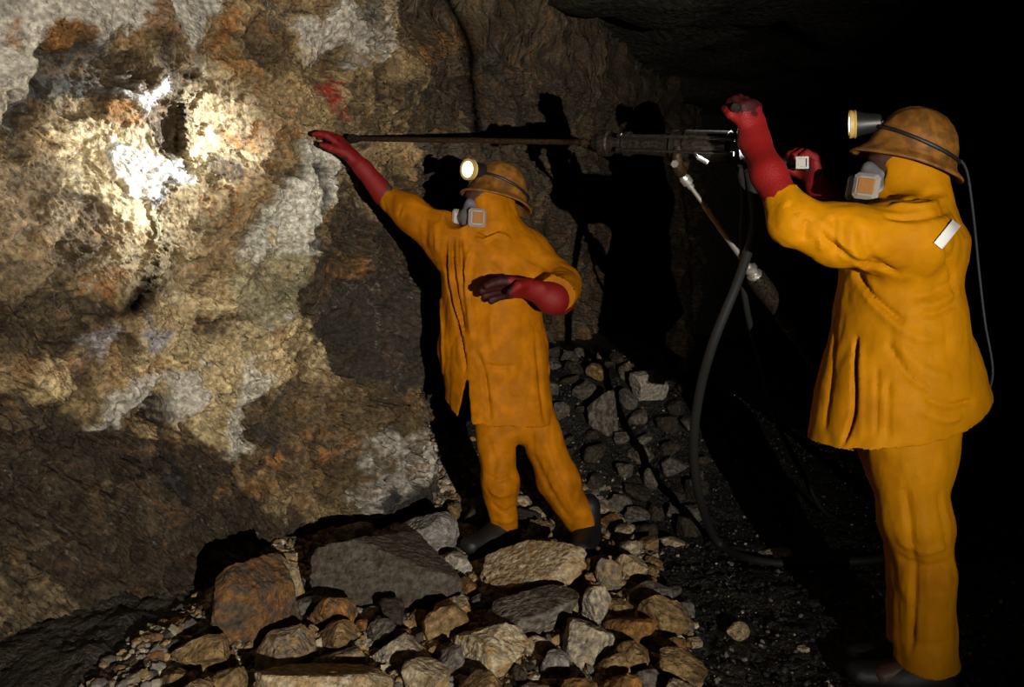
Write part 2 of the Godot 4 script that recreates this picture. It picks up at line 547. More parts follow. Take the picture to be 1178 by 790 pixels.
func net(s: Soft, cell: float, grow := 0.05) -> Array:
	var lo := Vector3.ONE * 1e9
	var hi := -lo
	for l in s.limbs:
		for q in [[l.a, maxf(l.ru0, l.rv0)], [l.a + l.ab, maxf(l.ru1, l.rv1)]]:
			var r: Vector3 = Vector3.ONE * (q[1] + grow)
			lo = lo.min(q[0] - r)
			hi = hi.max(q[0] + r)
	var B := 4
	var nb := Vector3i(((hi - lo) / (cell * B)).ceil()) + Vector3i.ONE
	var nx := nb.x * B + 1
	var ny := nb.y * B + 1
	var nz := nb.z * B + 1
	var val := PackedFloat32Array()
	val.resize(nx * ny * nz)
	val.fill(1e6)
	var half := cell * B * 0.5
	var reach := half * 1.7321
	var active := []
	for bz in nb.z:
		for by in nb.y:
			for bx in nb.x:
				var c := lo + Vector3(bx, by, bz) * (cell * B) + Vector3.ONE * half
				var near: Array[Limb] = []
				var dm := 1e3
				for l in s.limbs:
					# quick reject by the ball round the limb
					var far := c.distance_to(l.a + l.ab * 0.5) - l.ab.length() * 0.5 - maxf(maxf(l.ru0, l.ru1), maxf(l.rv0, l.rv1))
					if far > reach * 1.6 + 0.05: continue
					var e := l.d(c)
					dm = minf(dm, e)
					if e < reach * 2.2 + l.k: near.append(l)
				if near.is_empty() or dm > reach * 1.5 + 0.03: continue
				var full := s.d(c, near)
				if absf(full) > reach * 1.7 + 0.02: continue
				active.append(Vector3i(bx, by, bz))
				for k in B + 1:
					for j in B + 1:
						for i in B + 1:
							var at := (bx * B + i) + nx * ((by * B + j) + ny * (bz * B + k))
							if val[at] > 1e5:
								val[at] = s.d(lo + Vector3(bx * B + i, by * B + j, bz * B + k) * cell, near)
	var v := PackedVector3Array()
	var idx := PackedInt32Array()
	var at_cell := {}
	var off := [0, 1, nx, nx + 1, nx * ny, nx * ny + 1, nx * ny + nx, nx * ny + nx + 1]
	var corner := [Vector3(0, 0, 0), Vector3(1, 0, 0), Vector3(0, 1, 0), Vector3(1, 1, 0), Vector3(0, 0, 1), Vector3(1, 0, 1), Vector3(0, 1, 1), Vector3(1, 1, 1)]
	var edges := [[0, 1], [2, 3], [4, 5], [6, 7], [0, 2], [1, 3], [4, 6], [5, 7], [0, 4], [1, 5], [2, 6], [3, 7]]
	var made := PackedInt32Array()
	for b in active:
		for k in B:
			for j in B:
				for i in B:
					var ix: int = b.x * B + i
					var iy: int = b.y * B + j
					var iz: int = b.z * B + k
					var o := ix + nx * (iy + ny * iz)
					var m := 0
					for q in 8:
						if val[o + off[q]] < 0.0: m |= 1 << q
					if m == 0 or m == 255: continue
					var sum := Vector3.ZERO
					var cnt := 0
					for ed in edges:
						var d0 := val[o + off[ed[0]]]
						var d1 := val[o + off[ed[1]]]
						if (d0 < 0.0) != (d1 < 0.0):
							sum += corner[ed[0]].lerp(corner[ed[1]], d0 / (d0 - d1))
							cnt += 1
					at_cell[o] = v.size()
					made.append(o)
					v.append(lo + (Vector3(ix, iy, iz) + sum / cnt) * cell)
	var step := [1, nx, nx * ny]
	for o in made:
		for ax in 3:
			var d0 := val[o]
			var d1 := val[o + step[ax]]
			if (d0 < 0.0) == (d1 < 0.0): continue
			var s1: int = step[(ax + 1) % 3]
			var s2: int = step[(ax + 2) % 3]
			if not (at_cell.has(o - s1) and at_cell.has(o - s2) and at_cell.has(o - s1 - s2)): continue
			var p0: int = at_cell[o]
			var p1: int = at_cell[o - s1]
			var p2: int = at_cell[o - s1 - s2]
			var p3: int = at_cell[o - s2]
			if d0 < 0.0: idx.append_array([p0, p2, p1, p0, p3, p2])
			else: idx.append_array([p0, p1, p2, p0, p2, p3])
	return [v, idx]

# where a line of sight from the eye meets a soft body
func meet(s: Soft, px: float, py: float) -> Vector3:
	var dir := (P(px, py, 1.0) - EYE).normalized()
	var p := EYE + dir * 1.5
	for k in 90:
		var e := s.full(p)
		p += dir * clampf(e * 0.7, 0.001, 0.2)
		if e < 0.002: break
	return p

# folds: [[px, py, px, py ...], half width, height (minus: a crease)]; laid on the cloth as smooth lines in space, then raised or sunk, fading at both ends
func fold(s: Soft, net_: Array, folds: Array, rng_seed: int, wrinkle := 0.004, drape := Vector3(1.0, 0.45, 1.0)) -> void:
	var v: PackedVector3Array = net_[0]
	var n := smooth_normals(v, net_[1])
	var lines := []
	for f in folds:
		var c := []
		for k in range(0, f[0].size(), 2): c.append(Vector2(f[0][k], f[0][k + 1]))
		var pts := PackedVector3Array()
		var lo := Vector3.ONE * 1e9
		var hi := -lo
		for i in c.size() - 1:
			for k in 5:
				var q: Vector2 = c[i].cubic_interpolate(c[i + 1], c[maxi(i - 1, 0)], c[mini(i + 2, c.size() - 1)], k / 5.0)
				pts.append(meet(s, q.x, q.y))
		pts.append(meet(s, c[-1].x, c[-1].y))
		for q in pts:
			lo = lo.min(q)
			hi = hi.max(q)
		lines.append([pts, f[1], f[2], AABB(lo, hi - lo).grow(f[1] * 2.2)])
	var ns := noise(rng_seed, 9.0, 3)
	var nl := noise(rng_seed + 7, 3.0, 3)
	nl.fractal_type = FastNoiseLite.FRACTAL_RIDGED
	for i in v.size():
		var p := v[i]
		var q := p * drape
		var add := ns.get_noise_3dv(p) * wrinkle * 0.6 - maxf(nl.get_noise_3dv(q), 0.0) * wrinkle * 2.2
		for g in lines:
			var box: AABB = g[3]
			if not box.has_point(p): continue
			var pts: PackedVector3Array = g[0]
			var best := 1e9
			var along := 0.0
			for k in pts.size() - 1:
				var a := pts[k]
				var ab := pts[k + 1] - a
				var t := clampf((p - a).dot(ab) / maxf(ab.length_squared(), 1e-8), 0.0, 1.0)
				var d := p.distance_squared_to(a + ab * t)
				if d < best:
					best = d
					along = (k + t) / (pts.size() - 1)
			var r: float = sqrt(best) / g[1]
			if r < 2.2: add += g[2] * exp(-r * r * 1.6) * smoothstep(0.0, 0.22, along) * smoothstep(1.0, 0.78, along)
		v[i] = p + n[i] * add
	net_[0] = v

class Tint:
	var n: FastNoiseLite
	var clean: Color
	var dirty: Color
	var from: float
	var span: float
	var soiled_from := Vector3.ZERO     # beyond this place, along the axis, the grime is thick
	var soiled_axis := Vector3.ZERO
	func at(p: Vector3) -> Color:
		var e := n.get_noise_3dv(p)
		if soiled_axis != Vector3.ZERO: e += clampf(((p - soiled_from).dot(soiled_axis) + e * 0.05) * 40.0, -0.5, 1.0)
		return clean.lerp(dirty, clampf((e - from) / span, 0, 1))

func soft_mesh(net_: Array, origin: Vector3, tint: Tint = null) -> ArrayMesh:
	var v: PackedVector3Array = net_[0]
	var n := smooth_normals(v, net_[1])
	var c := PackedColorArray()
	if tint:
		c.resize(v.size())
		for i in v.size(): c[i] = tint.at(v[i])
	for i in v.size(): v[i] -= origin
	return mesh_of(v, n, c, net_[1])

# ---------------------------------------------------------------- the rock face
# plan of the rock face: x and distance in front of the camera
var wall_plan := [Vector2(-2.9, 1.0), Vector2(-2.3, 1.9), Vector2(-1.75, 2.75), Vector2(-1.25, 3.35), Vector2(-0.80, 3.85), Vector2(-0.62, 4.25), Vector2(-0.45, 4.75), Vector2(-0.20, 5.4), Vector2(0.25, 6.3), Vector2(0.80, 7.4), Vector2(1.30, 8.6), Vector2(1.90, 10.0), Vector2(2.40, 11.3)]
var wall_run := PackedFloat32Array()

func wall_at(s: float) -> Vector2:
	if wall_run.is_empty():
		wall_run.append(0.0)
		for i in wall_plan.size() - 1: wall_run.append(wall_run[-1] + wall_plan[i].distance_to(wall_plan[i + 1]))
	var i := 0
	while i < wall_plan.size() - 2 and s > wall_run[i + 1]: i += 1
	var t := (s - wall_run[i]) / (wall_run[i + 1] - wall_run[i])
	return wall_plan[i].cubic_interpolate(wall_plan[i + 1], wall_plan[maxi(i - 1, 0)], wall_plan[mini(i + 2, wall_plan.size() - 1)], t)

func noise(seed_: int, freq: float, octaves := 1, type := FastNoiseLite.TYPE_SIMPLEX_SMOOTH) -> FastNoiseLite:
	var n := FastNoiseLite.new()
	n.seed = seed_
	n.frequency = freq
	n.noise_type = type
	n.fractal_type = FastNoiseLite.FRACTAL_FBM if octaves > 1 else FastNoiseLite.FRACTAL_NONE
	n.fractal_octaves = octaves
	n.fractal_gain = 0.55
	return n

func cells(seed_: int, freq: float, ret: int) -> FastNoiseLite:
	var n := noise(seed_, freq, 1, FastNoiseLite.TYPE_CELLULAR)
	n.cellular_return_type = ret
	n.cellular_distance_function = FastNoiseLite.DISTANCE_EUCLIDEAN
	n.cellular_jitter = 1.0
	return n

func tone(r: int, g: int, b: int) -> Color:
	return Color(r / 255.0, g / 255.0, b / 255.0).srgb_to_linear()

# the face is a sheet of points (s along the plan, y up), pushed out or in by joints, steps and roughness
func build_wall():
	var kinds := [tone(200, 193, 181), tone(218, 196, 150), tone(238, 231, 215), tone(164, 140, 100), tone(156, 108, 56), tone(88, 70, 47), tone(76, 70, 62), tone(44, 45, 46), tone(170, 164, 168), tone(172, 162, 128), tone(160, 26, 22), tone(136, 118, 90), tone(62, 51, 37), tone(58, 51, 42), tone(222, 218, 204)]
	var ss := PackedFloat32Array()
	var s := 0.2
	while s < 11.7:
		ss.append(s)
		s += 0.03 if s < 1.2 else 0.010 if s < 1.9 else 0.0048 if s < 4.35 else 0.013 if s < 7.6 else 0.05
	var ys := PackedFloat32Array()
	var y := -0.35
	while y < 3.3:
		ys.append(y)
		y += 0.05 if y < -0.1 or y > 2.55 else 0.0052
	var W := ss.size()
	var H := ys.size()
	var col := PackedColorArray()
	col.resize(W * H)
	var off := PackedFloat32Array()
	off.resize(W * H)
	var smooth := PackedFloat32Array()
	smooth.resize(W * H)
	var ws := PackedFloat32Array()
	ws.resize(W * H)
	var wy := PackedFloat32Array()
	wy.resize(W * H)
	var n1 := noise(1, 3.0, 7)
	var n2 := noise(2, 3.0, 7)
	n1.fractal_gain = 0.68
	n2.fractal_gain = 0.68
	var nv := noise(3, 0.9, 3)
	var nm := noise(4, 5.0, 5)
	var nf := noise(5, 26.0, 3)
	for i in W:
		for j in H:
			var k := i * H + j
			var a := ss[i]
			var b := ys[j]
			ws[k] = a + n1.get_noise_2d(a, b) * 0.12
			wy[k] = b + n2.get_noise_2d(a, b) * 0.12
			var m := nm.get_noise_2d(a, b * 0.8)
			var g := nv.get_noise_2d(a + 9.0, b)
			# past the corner, across a ragged line, darker tones put dimness into the colour
			var far := 1.0 if a + g * 0.5 + m * 0.4 > 4.0 else 0.0
			var c: Color = kinds[3].lerp(kinds[5], clampf(0.45 + m * 1.5 + g * 0.5, 0, 1))
			if far > 0.5: c = kinds[6].lerp(kinds[5], clampf(0.5 + m * 1.6, 0, 1)).lerp(kinds[11], clampf(g * 1.2, 0, 0.6))
			col[k] = c
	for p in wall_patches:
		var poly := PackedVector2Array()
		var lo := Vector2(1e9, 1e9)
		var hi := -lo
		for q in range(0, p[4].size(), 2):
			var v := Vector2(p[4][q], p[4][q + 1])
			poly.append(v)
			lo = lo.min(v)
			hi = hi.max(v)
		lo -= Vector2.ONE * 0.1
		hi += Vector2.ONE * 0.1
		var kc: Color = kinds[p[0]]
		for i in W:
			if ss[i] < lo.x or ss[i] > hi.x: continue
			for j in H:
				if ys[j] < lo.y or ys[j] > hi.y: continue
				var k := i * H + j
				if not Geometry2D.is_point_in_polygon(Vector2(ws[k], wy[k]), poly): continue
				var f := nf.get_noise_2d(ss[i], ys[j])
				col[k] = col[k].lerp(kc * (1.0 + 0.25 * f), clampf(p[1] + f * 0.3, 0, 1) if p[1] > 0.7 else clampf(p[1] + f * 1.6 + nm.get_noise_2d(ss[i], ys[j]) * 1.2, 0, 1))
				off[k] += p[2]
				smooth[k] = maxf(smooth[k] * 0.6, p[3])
	# let the minerals bleed into each other a little
	for pass_ in 2:
		for i in range(1, W - 1):
			for j in range(1, H - 1):
				var k := i * H + j
				col[k] = (col[k] * 2.0 + col[k - 1] + col[k + 1] + col[k - H] + col[k + H]) * (1.0 / 6.0)
	# broken pieces differ in tone; cracks between them, rust seams, stains and specks run all through the rock
	var vein := noise(8, 2.2, 4)
	var sp := noise(9, 38.0, 3)
	var rust := noise(10, 7.0, 5)
	var blot := noise(11, 2.6, 6)
	blot.fractal_gain = 0.65
	var piece := cells(22, 6.5, FastNoiseLite.RETURN_CELL_VALUE)
	var chip := cells(23, 17.0, FastNoiseLite.RETURN_CELL_VALUE)
	var crack := cells(22, 6.5, FastNoiseLite.RETURN_DISTANCE2_SUB)
	var crack2 := cells(23, 17.0, FastNoiseLite.RETURN_DISTANCE2_SUB)
	for i in W:
		for j in H:
			var k := i * H + j
			var a := ss[i]
			var b := ys[j]
			var rough := 1.0 - 0.8 * smooth[k]
			var c := col[k]
			var t := blot.get_noise_2d(a, b)
			c = c.lerp(kinds[4], clampf((rust.get_noise_2d(a, b) + 0.5 * t - 0.22) * 2.2, 0, 0.36) * clampf(c.g * 9.0, 0.15, 1.0) * (1.0 - 0.9 * smooth[k]))
			c *= 1.0 + rough * (0.20 * piece.get_noise_2d(ws[k], wy[k] * 1.25) + 0.20 * chip.get_noise_2d(ws[k], wy[k] * 1.25)) + 0.55 * t
			var edge := minf((crack.get_noise_2d(ws[k], wy[k] * 1.25) + 1.0) / 0.07, (crack2.get_noise_2d(ws[k], wy[k] * 1.25) + 1.0) / 0.10)
			c *= lerpf(1.0, 0.45, clampf(1.0 - edge, 0, 1) * rough * (0.3 + 0.7 * clampf(0.5 + t * 2.0, 0, 1)))
			var v := absf(vein.get_noise_2d(a + 3.0, b * 1.3))
			c = c.lerp(kinds[5] * 0.5, clampf(1.0 - v / 0.012, 0, 1) * 0.65 * (1.0 - 0.6 * smooth[k]))
			var w := absf(vein.get_noise_2d(a - 5.0, b * 0.8 + 4.0))
			c = c.lerp(kinds[0], clampf(1.0 - w / 0.010, 0, 1) * 0.3)
			var q := sp.get_noise_2d(a, b)
			c *= 1.0 + 0.35 * q
			if q + t > 0.6: c = c.lerp(kinds[11], (q + t - 0.6) * 1.6)
			col[k] = c
	# soften the steps between ledges by a few points
	for pass_ in 3:
		for i in range(1, W - 1):
			for j in range(1, H - 1):
				var k := i * H + j
				off[k] = (off[k] * 2.0 + off[k - 1] + off[k + 1] + off[k - H] + off[k + H]) / 6.0
	var big := noise(20, 0.8, 2)
	var mid := noise(21, 2.4, 2)
	var cv := cells(22, 6.5, FastNoiseLite.RETURN_CELL_VALUE)
	var cw := cells(23, 17.0, FastNoiseLite.RETURN_CELL_VALUE)
	var ce := cells(22, 6.5, FastNoiseLite.RETURN_DISTANCE2_SUB)
	var cf := cells(23, 17.0, FastNoiseLite.RETURN_DISTANCE2_SUB)
	var cz := cells(25, 30.0, FastNoiseLite.RETURN_CELL_VALUE)
	var rough := noise(26, 14.0, 4)
	var v3 := PackedVector3Array()
	v3.resize(W * H)
	for i in W:
		var a := ss[i]
		var at := wall_at(a)
		var dir := (wall_at(a + 0.06) - wall_at(a - 0.06)).normalized()
		var out := Vector2(dir.y, -dir.x)
		for j in H:
			var k := i * H + j
			var b := ys[j]
			var wa := ws[k]
			var wb := wy[k]
			var sm := smooth[k]
			var h := big.get_noise_2d(a, b) * 0.10 + mid.get_noise_2d(a, b) * 0.05
			# jointed planes: creased waves across several directions
			h += (absf(fposmod(wa * 1.1 + wb * 0.7, 1.0) - 0.5) - 0.25) * 0.10
			h += (absf(fposmod(wa * -0.8 + wb * 1.9 + 0.3, 1.0) - 0.5) - 0.25) * 0.09 * (1.0 - 0.6 * sm)
			h += (absf(fposmod(wa * 3.1 - wb * 1.2, 1.0) - 0.5) - 0.25) * 0.05 * (1.0 - 0.8 * sm)
			h += cv.get_noise_2d(wa, wb * 1.25) * 0.032 * (1.0 - 0.85 * sm)
			h += cw.get_noise_2d(wa, wb * 1.25) * 0.014 * (1.0 - 0.85 * sm)
			h += cz.get_noise_2d(wa, wb * 1.3) * 0.006 * (1.0 - 0.7 * sm)
			h += minf(ce.get_noise_2d(wa, wb * 1.25) + 1.0, 0.2) * 0.10 * (1.0 - 0.7 * sm)
			h += minf(cf.get_noise_2d(wa, wb * 1.25) + 1.0, 0.2) * 0.05 * (1.0 - 0.7 * sm)
			h += rough.get_noise_2d(a, b) * 0.012 * (1.0 - 0.6 * sm)
			h += off[k]
			# the foot of the corner stands out to the right of its top
			h += 0.20 * exp(-pow((a - 3.9) / 0.3, 2.0)) * (1.0 - smoothstep(0.9, 1.55, b))
			h += 0.42 * pow(clampf(1.0 - b / 0.75, 0.0, 1.3), 1.4) * (1.0 - smoothstep(2.7, 3.5, a))
			v3[k] = Vector3(at.x + out.x * h, b, -(at.y + out.y * h))
	var idx := PackedInt32Array()
	for i in W - 1:
		for j in H - 1:
			var k := i * H + j
			idx.append_array([k, k + 1, k + H, k + 1, k + H + 1, k + H])
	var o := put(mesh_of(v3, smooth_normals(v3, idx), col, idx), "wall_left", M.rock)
	tag(o, "rough brown, rust and cream rock face of the drift", "", "", "structure")

# ---------------------------------------------------------------- the rest of the drift: dark rock all round
func rough_sheet(origin: Vector3, u: Vector3, v: Vector3, nu: int, nv: int, n: Vector3, amount: float, seed_: int) -> ArrayMesh:
	var ns := noise(seed_, 0.8, 5)
	var cl := cells(seed_ + 1, 1.1, FastNoiseLite.RETURN_CELL_VALUE)
	var p := PackedVector3Array()
	var idx := PackedInt32Array()
	for side in 2:   # a slab: the rough face and its back
		for i in nu + 1:
			for j in nv + 1:
				var q := origin + u * i / nu + v * j / nv
				p.append(q + n * ((ns.get_noise_3dv(q) * amount + cl.get_noise_3dv(q) * amount * 0.3) if side == 0 else -0.6))
	var w := nv + 1
	var turn := u.cross(v).dot(n) > 0
	for side in 2:
		for i in nu:
			for j in nv:
				var k := i * w + j + side * w * (nu + 1)
				if turn == (side == 0): idx.append_array([k, k + 1, k + w, k + 1, k + w + 1, k + w])
				else: idx.append_array([k, k + w, k + 1, k + 1, k + w, k + w + 1])
	return mesh_of(p, smooth_normals(p, idx), PackedColorArray(), idx)

func build_shell():
	var o := put(rough_sheet(Vector3(-4, 3.1, 4.2), Vector3(14, 0, 0), Vector3(0, 0, -18), 90, 110, Vector3.DOWN, 0.30, 40), "ceiling", M.dark_rock)
	tag(o, "dark rock roof of the drift", "", "", "structure")
	o = put(rough_sheet(Vector3(-4, -0.6, -12.5), Vector3(14, 0, 0), Vector3(0, 4.2, 0), 90, 30, Vector3.BACK, 0.4, 44), "wall_back", M.dark_rock)
	tag(o, "dark rock at the far end of the drift", "", "", "structure")
	o = put(rough_sheet(Vector3(8.0, -0.6, 4.2), Vector3(0, 0, -18), Vector3(0, 4.2, 0), 90, 30, Vector3.LEFT, 0.4, 46), "wall_right", M.dark_rock)
	tag(o, "dark rock wall across the drift", "", "", "structure")
	o = put(rough_sheet(Vector3(-4, -0.6, 4.0), Vector3(14, 0, 0), Vector3(0, 4.2, 0), 60, 20, Vector3.FORWARD, 0.3, 48), "wall_front", M.dark_rock)
	tag(o, "dark rock closing the drift behind the camera", "", "", "structure")

# ---------------------------------------------------------------- the floor: trampled black muck, a heap of broken rock at the foot of the face
var floor_big: FastNoiseLite
var floor_small: FastNoiseLite

func heap(x: float, z: float) -> float:      # 1 on the heap, 0 out on the muck
	var d := -z
	var edge := 0.60 - (d - 2.7) * 0.02 + 0.10 * floor_big.get_noise_2d(x * 2.0, z * 2.0)
	return (1.0 - smoothstep(edge - 0.22, edge + 0.06, x)) * (1.0 - smoothstep(4.0, 4.7, d + x * 0.3)) * smoothstep(-1.16, -0.98, x - (d - 2.6) * 0.12)

func floor_y(x: float, z: float) -> float:
	if floor_big == null:
		floor_big = noise(60, 0.9, 2)
		floor_small = noise(61, 5.0, 4)
	var h := floor_big.get_noise_2d(x, z) * 0.03 + floor_small.get_noise_2d(x, z) * 0.022
	var hp := heap(x, z)
	h += hp * 0.05 + hp * floor_small.get_noise_2d(x * 1.7 + 5.0, z * 1.7) * 0.035
	# banked up against the face on the left
	h += 0.16 * (1.0 - smoothstep(-1.25, -0.6, x)) * smoothstep(1.5, 2.6, -z)
	h += 0.60 * smoothstep(4.0, 5.5, -z) * (1.0 - smoothstep(0.8, 2.2, x))
	return h

func build_floor():
	var xs := PackedFloat32Array()
	var x := -4.0
	while x < 9.0:
		xs.append(x)
		x += 0.013 if x > -1.5 and x < 2.0 else 0.15
	var zs := PackedFloat32Array()
	var z := 4.2
	while z > -13.0:
		zs.append(z)
		z -= 0.013 if z < -2.3 and z > -5.2 else 0.15
	var W := xs.size()
	var H := zs.size()
	floor_y(0, 0)
	var fine := noise(63, 22.0, 3)
	var cl := cells(64, 14.0, FastNoiseLite.RETURN_CELL_VALUE)
	var dirt := noise(65, 3.0, 4)
	var v := PackedVector3Array()
	var c := PackedColorArray()
	for i in W:
		for j in H:
			var a := xs[i]
			var b := zs[j]
			v.append(Vector3(a, floor_y(a, b) + fine.get_noise_2d(a, b) * 0.012 + cl.get_noise_2d(a, b) * 0.008, b))
			var t := dirt.get_noise_2d(a, b)
			var muck := Color(0.013, 0.0125, 0.011).lerp(Color(0.028, 0.024, 0.018), clampf(0.5 + t, 0, 1))
			muck = muck.lerp(Color(0.062, 0.051, 0.038).lerp(Color(0.036, 0.031, 0.025), clampf(0.5 + t * 1.5, 0, 1)), (1.0 - smoothstep(-1.25, -0.85, a + t * 0.3)) * smoothstep(1.0, 1.8, -b))
			c.append(muck.lerp(Color(0.12, 0.088, 0.05).lerp(Color(0.05, 0.04, 0.028), clampf(0.5 + t * 1.4, 0, 1)), heap(a, b)))
	var idx := PackedInt32Array()
	for i in W - 1:
		for j in H - 1:
			var k := i * H + j
			idx.append_array([k, k + H, k + 1, k + 1, k + H, k + H + 1])
	tag(put(mesh_of(v, smooth_normals(v, idx), c, idx), "floor", M.muck), "black trampled muck floor with brown dirt under the rubble", "", "", "structure")

# ---------------------------------------------------------------- broken rock
var ball := {}

func icosphere(sub: int) -> Array:
	if ball.has(sub): return ball[sub]
	var t := (1.0 + sqrt(5.0)) / 2.0
	var v: Array[Vector3] = []
	for q in [[-1, t, 0], [1, t, 0], [-1, -t, 0], [1, -t, 0], [0, -1, t], [0, 1, t], [0, -1, -t], [0, 1, -t], [t, 0, -1], [t, 0, 1], [-t, 0, -1], [-t, 0, 1]]:
		v.append(Vector3(q[0], q[1], q[2]).normalized())
	var f := [[0, 11, 5], [0, 5, 1], [0, 1, 7], [0, 7, 10], [0, 10, 11], [1, 5, 9], [5, 11, 4], [11, 10, 2], [10, 7, 6], [7, 1, 8], [3, 9, 4], [3, 4, 2], [3, 2, 6], [3, 6, 8], [3, 8, 9], [4, 9, 5], [2, 4, 11], [6, 2, 10], [8, 6, 7], [9, 8, 1]]
	for k in sub:
		var mid := {}
		var g := []
		for tri in f:
			var m := []
			for e in 3:
				var a: int = tri[e]
				var b: int = tri[(e + 1) % 3]
				var key := Vector2i(mini(a, b), maxi(a, b))
				if not mid.has(key):
					mid[key] = v.size()
					v.append(((v[a] + v[b]) / 2.0).normalized())
				m.append(mid[key])
			g.append_array([[tri[0], m[0], m[2]], [tri[1], m[1], m[0]], [tri[2], m[2], m[1]], [m[0], m[1], m[2]]])
		f = g
	ball[sub] = [v, f]
	return ball[sub]

# a stone about 1 across: a ball split along random planes, with a rough skin; a and b are its two tones
func stone(seed_: int, sub: int, size: Vector3, a: Color, b: Color, planes := 12, rough := 0.03) -> ArrayMesh:
	var rng := RandomNumberGenerator.new()
	rng.seed = seed_ * 7919 + 13
	var pn := []
	for k in planes:
		var d := Vector3(rng.randfn(), rng.randfn(), rng.randfn()).normalized()
		if k < 6: d = ([Vector3.RIGHT, Vector3.LEFT, Vector3.UP, Vector3.DOWN, Vector3.BACK, Vector3.FORWARD][k] + Vector3(rng.randfn(), rng.randfn(), rng.randfn()) * 0.42).normalized()
		pn.append([d, rng.randf_range(0.32, 0.46) if k < 6 else rng.randf_range(0.34, 0.50)])
	var ns := noise(seed_, 1.6, 4)
	var nt := noise(seed_ + 50, 1.3, 4)
	var src := icosphere(sub)
	var pos := PackedVector3Array()
	for d in src[0]:
		var r := 0.60
		for q in pn:
			var c: float = d.dot(q[0])
			if c > 0.01: r = minf(r, q[1] / c)
		r += ns.get_noise_3dv(d * 2.0) * rough
		pos.append(d * r * size)
	var v := PackedVector3Array()
	var n := PackedVector3Array()
	var c := PackedColorArray()
	var idx := PackedInt32Array()
	for tri in src[1]:
		var p0: Vector3 = pos[tri[0]]
		var p1: Vector3 = pos[tri[1]]
		var p2: Vector3 = pos[tri[2]]
		var f := (p2 - p0).cross(p1 - p0).normalized()
		var order := [0, 1, 2]
		if f.dot(p0 + p1 + p2) < 0.0:
			f = -f
			order = [0, 2, 1]
		var s := v.size()
		for m in order:
			v.append(pos[tri[m]])
			n.append(f)
			var d: Vector3 = src[0][tri[m]]
			c.append(a.lerp(b, clampf(0.5 + 1.9 * nt.get_noise_3dv(d * 2.2), 0, 1)))
		idx.append_array([s, s + 1, s + 2])
	var out := mesh_of(v, n, c, idx)
	var few := PackedVector3Array()
	for k in mini(pos.size(), 42): few.append(pos[k] * 1.12)
	stone_points[out] = few
	return out

# the place on the floor that is seen at a pixel
func on_floor(px: float, py: float) -> Vector3:
	var lo := 2.0
	var d := 2.0
	while d < 9.0:
		var q := P(px, py, d)
		if q.y < floor_y(q.x, q.z): break
		lo = d
		d += 0.12
	for k in 7:
		var m := (lo + d) / 2.0
		var q := P(px, py, m)
		if q.y < floor_y(q.x, q.z): d = m
		else: lo = m
	var p := P(px, py, d)
	p.y = floor_y(p.x, p.z)
	return p

# whether a stone of that reach stands clear of the rock face
var wall_line := []

func clear_of_wall(p: Vector3, reach: float) -> bool:
	if wall_line.is_empty():
		for k in 190:
			var s := 1.0 + 0.045 * k
			var q := wall_at(s)
			var dir := (wall_at(s + 0.06) - wall_at(s - 0.06)).normalized()
			wall_line.append([q, Vector2(dir.y, -dir.x), 0.42 if s < 3.6 else 0.30 if s < 4.4 else 0.16])
	var best := 1e9
	var gap := 0.0
	for w in wall_line:
		var v: Vector2 = Vector2(p.x, -p.z) - w[0]
		if v.length() < best:
			best = v.length()
			gap = v.dot(w[1]) - w[2]
	return gap > reach

# the outline of a stone set in place, and a shove if it would cut into others
func outline(mesh: ArrayMesh, tf: Transform3D) -> PackedVector3Array:
	var out := PackedVector3Array()
	for p in stone_points[mesh]: out.append(tf * p)
	return out

var stone_points := {}
var ways := []

func blocked(mesh: ArrayMesh, tf: Transform3D, taken: Array) -> Vector3:
	if ways.is_empty():
		for d in icosphere(1)[0]:
			if d.y > -0.01: ways.append(d)
	var mine := outline(mesh, tf)
	var reach := 0.0
	for p in mine: reach = maxf(reach, p.distance_to(tf.origin))
	for t in taken:
		var gap: Vector3 = tf.origin - t[1]
		if gap.length() > reach + t[2]: continue
		var apart := false
		var away := [gap.normalized(), Vector3(gap.x, 0, gap.z).normalized()]
		away.append_array(ways)
		for d in away:
			var lo := 1e9
			var hi := -1e9
			for p in mine:
				var e: float = p.dot(d)
				lo = minf(lo, e)
				hi = maxf(hi, e)
			var lo2 := 1e9
			var hi2 := -1e9
			for p in t[0]:
				var e: float = p.dot(d)
				lo2 = minf(lo2, e)
				hi2 = maxf(hi2, e)
			if lo > hi2 or hi < lo2:
				apart = true
				break
		if not apart: return gap if gap.length() > 0.001 else Vector3.RIGHT
	return Vector3.ZERO

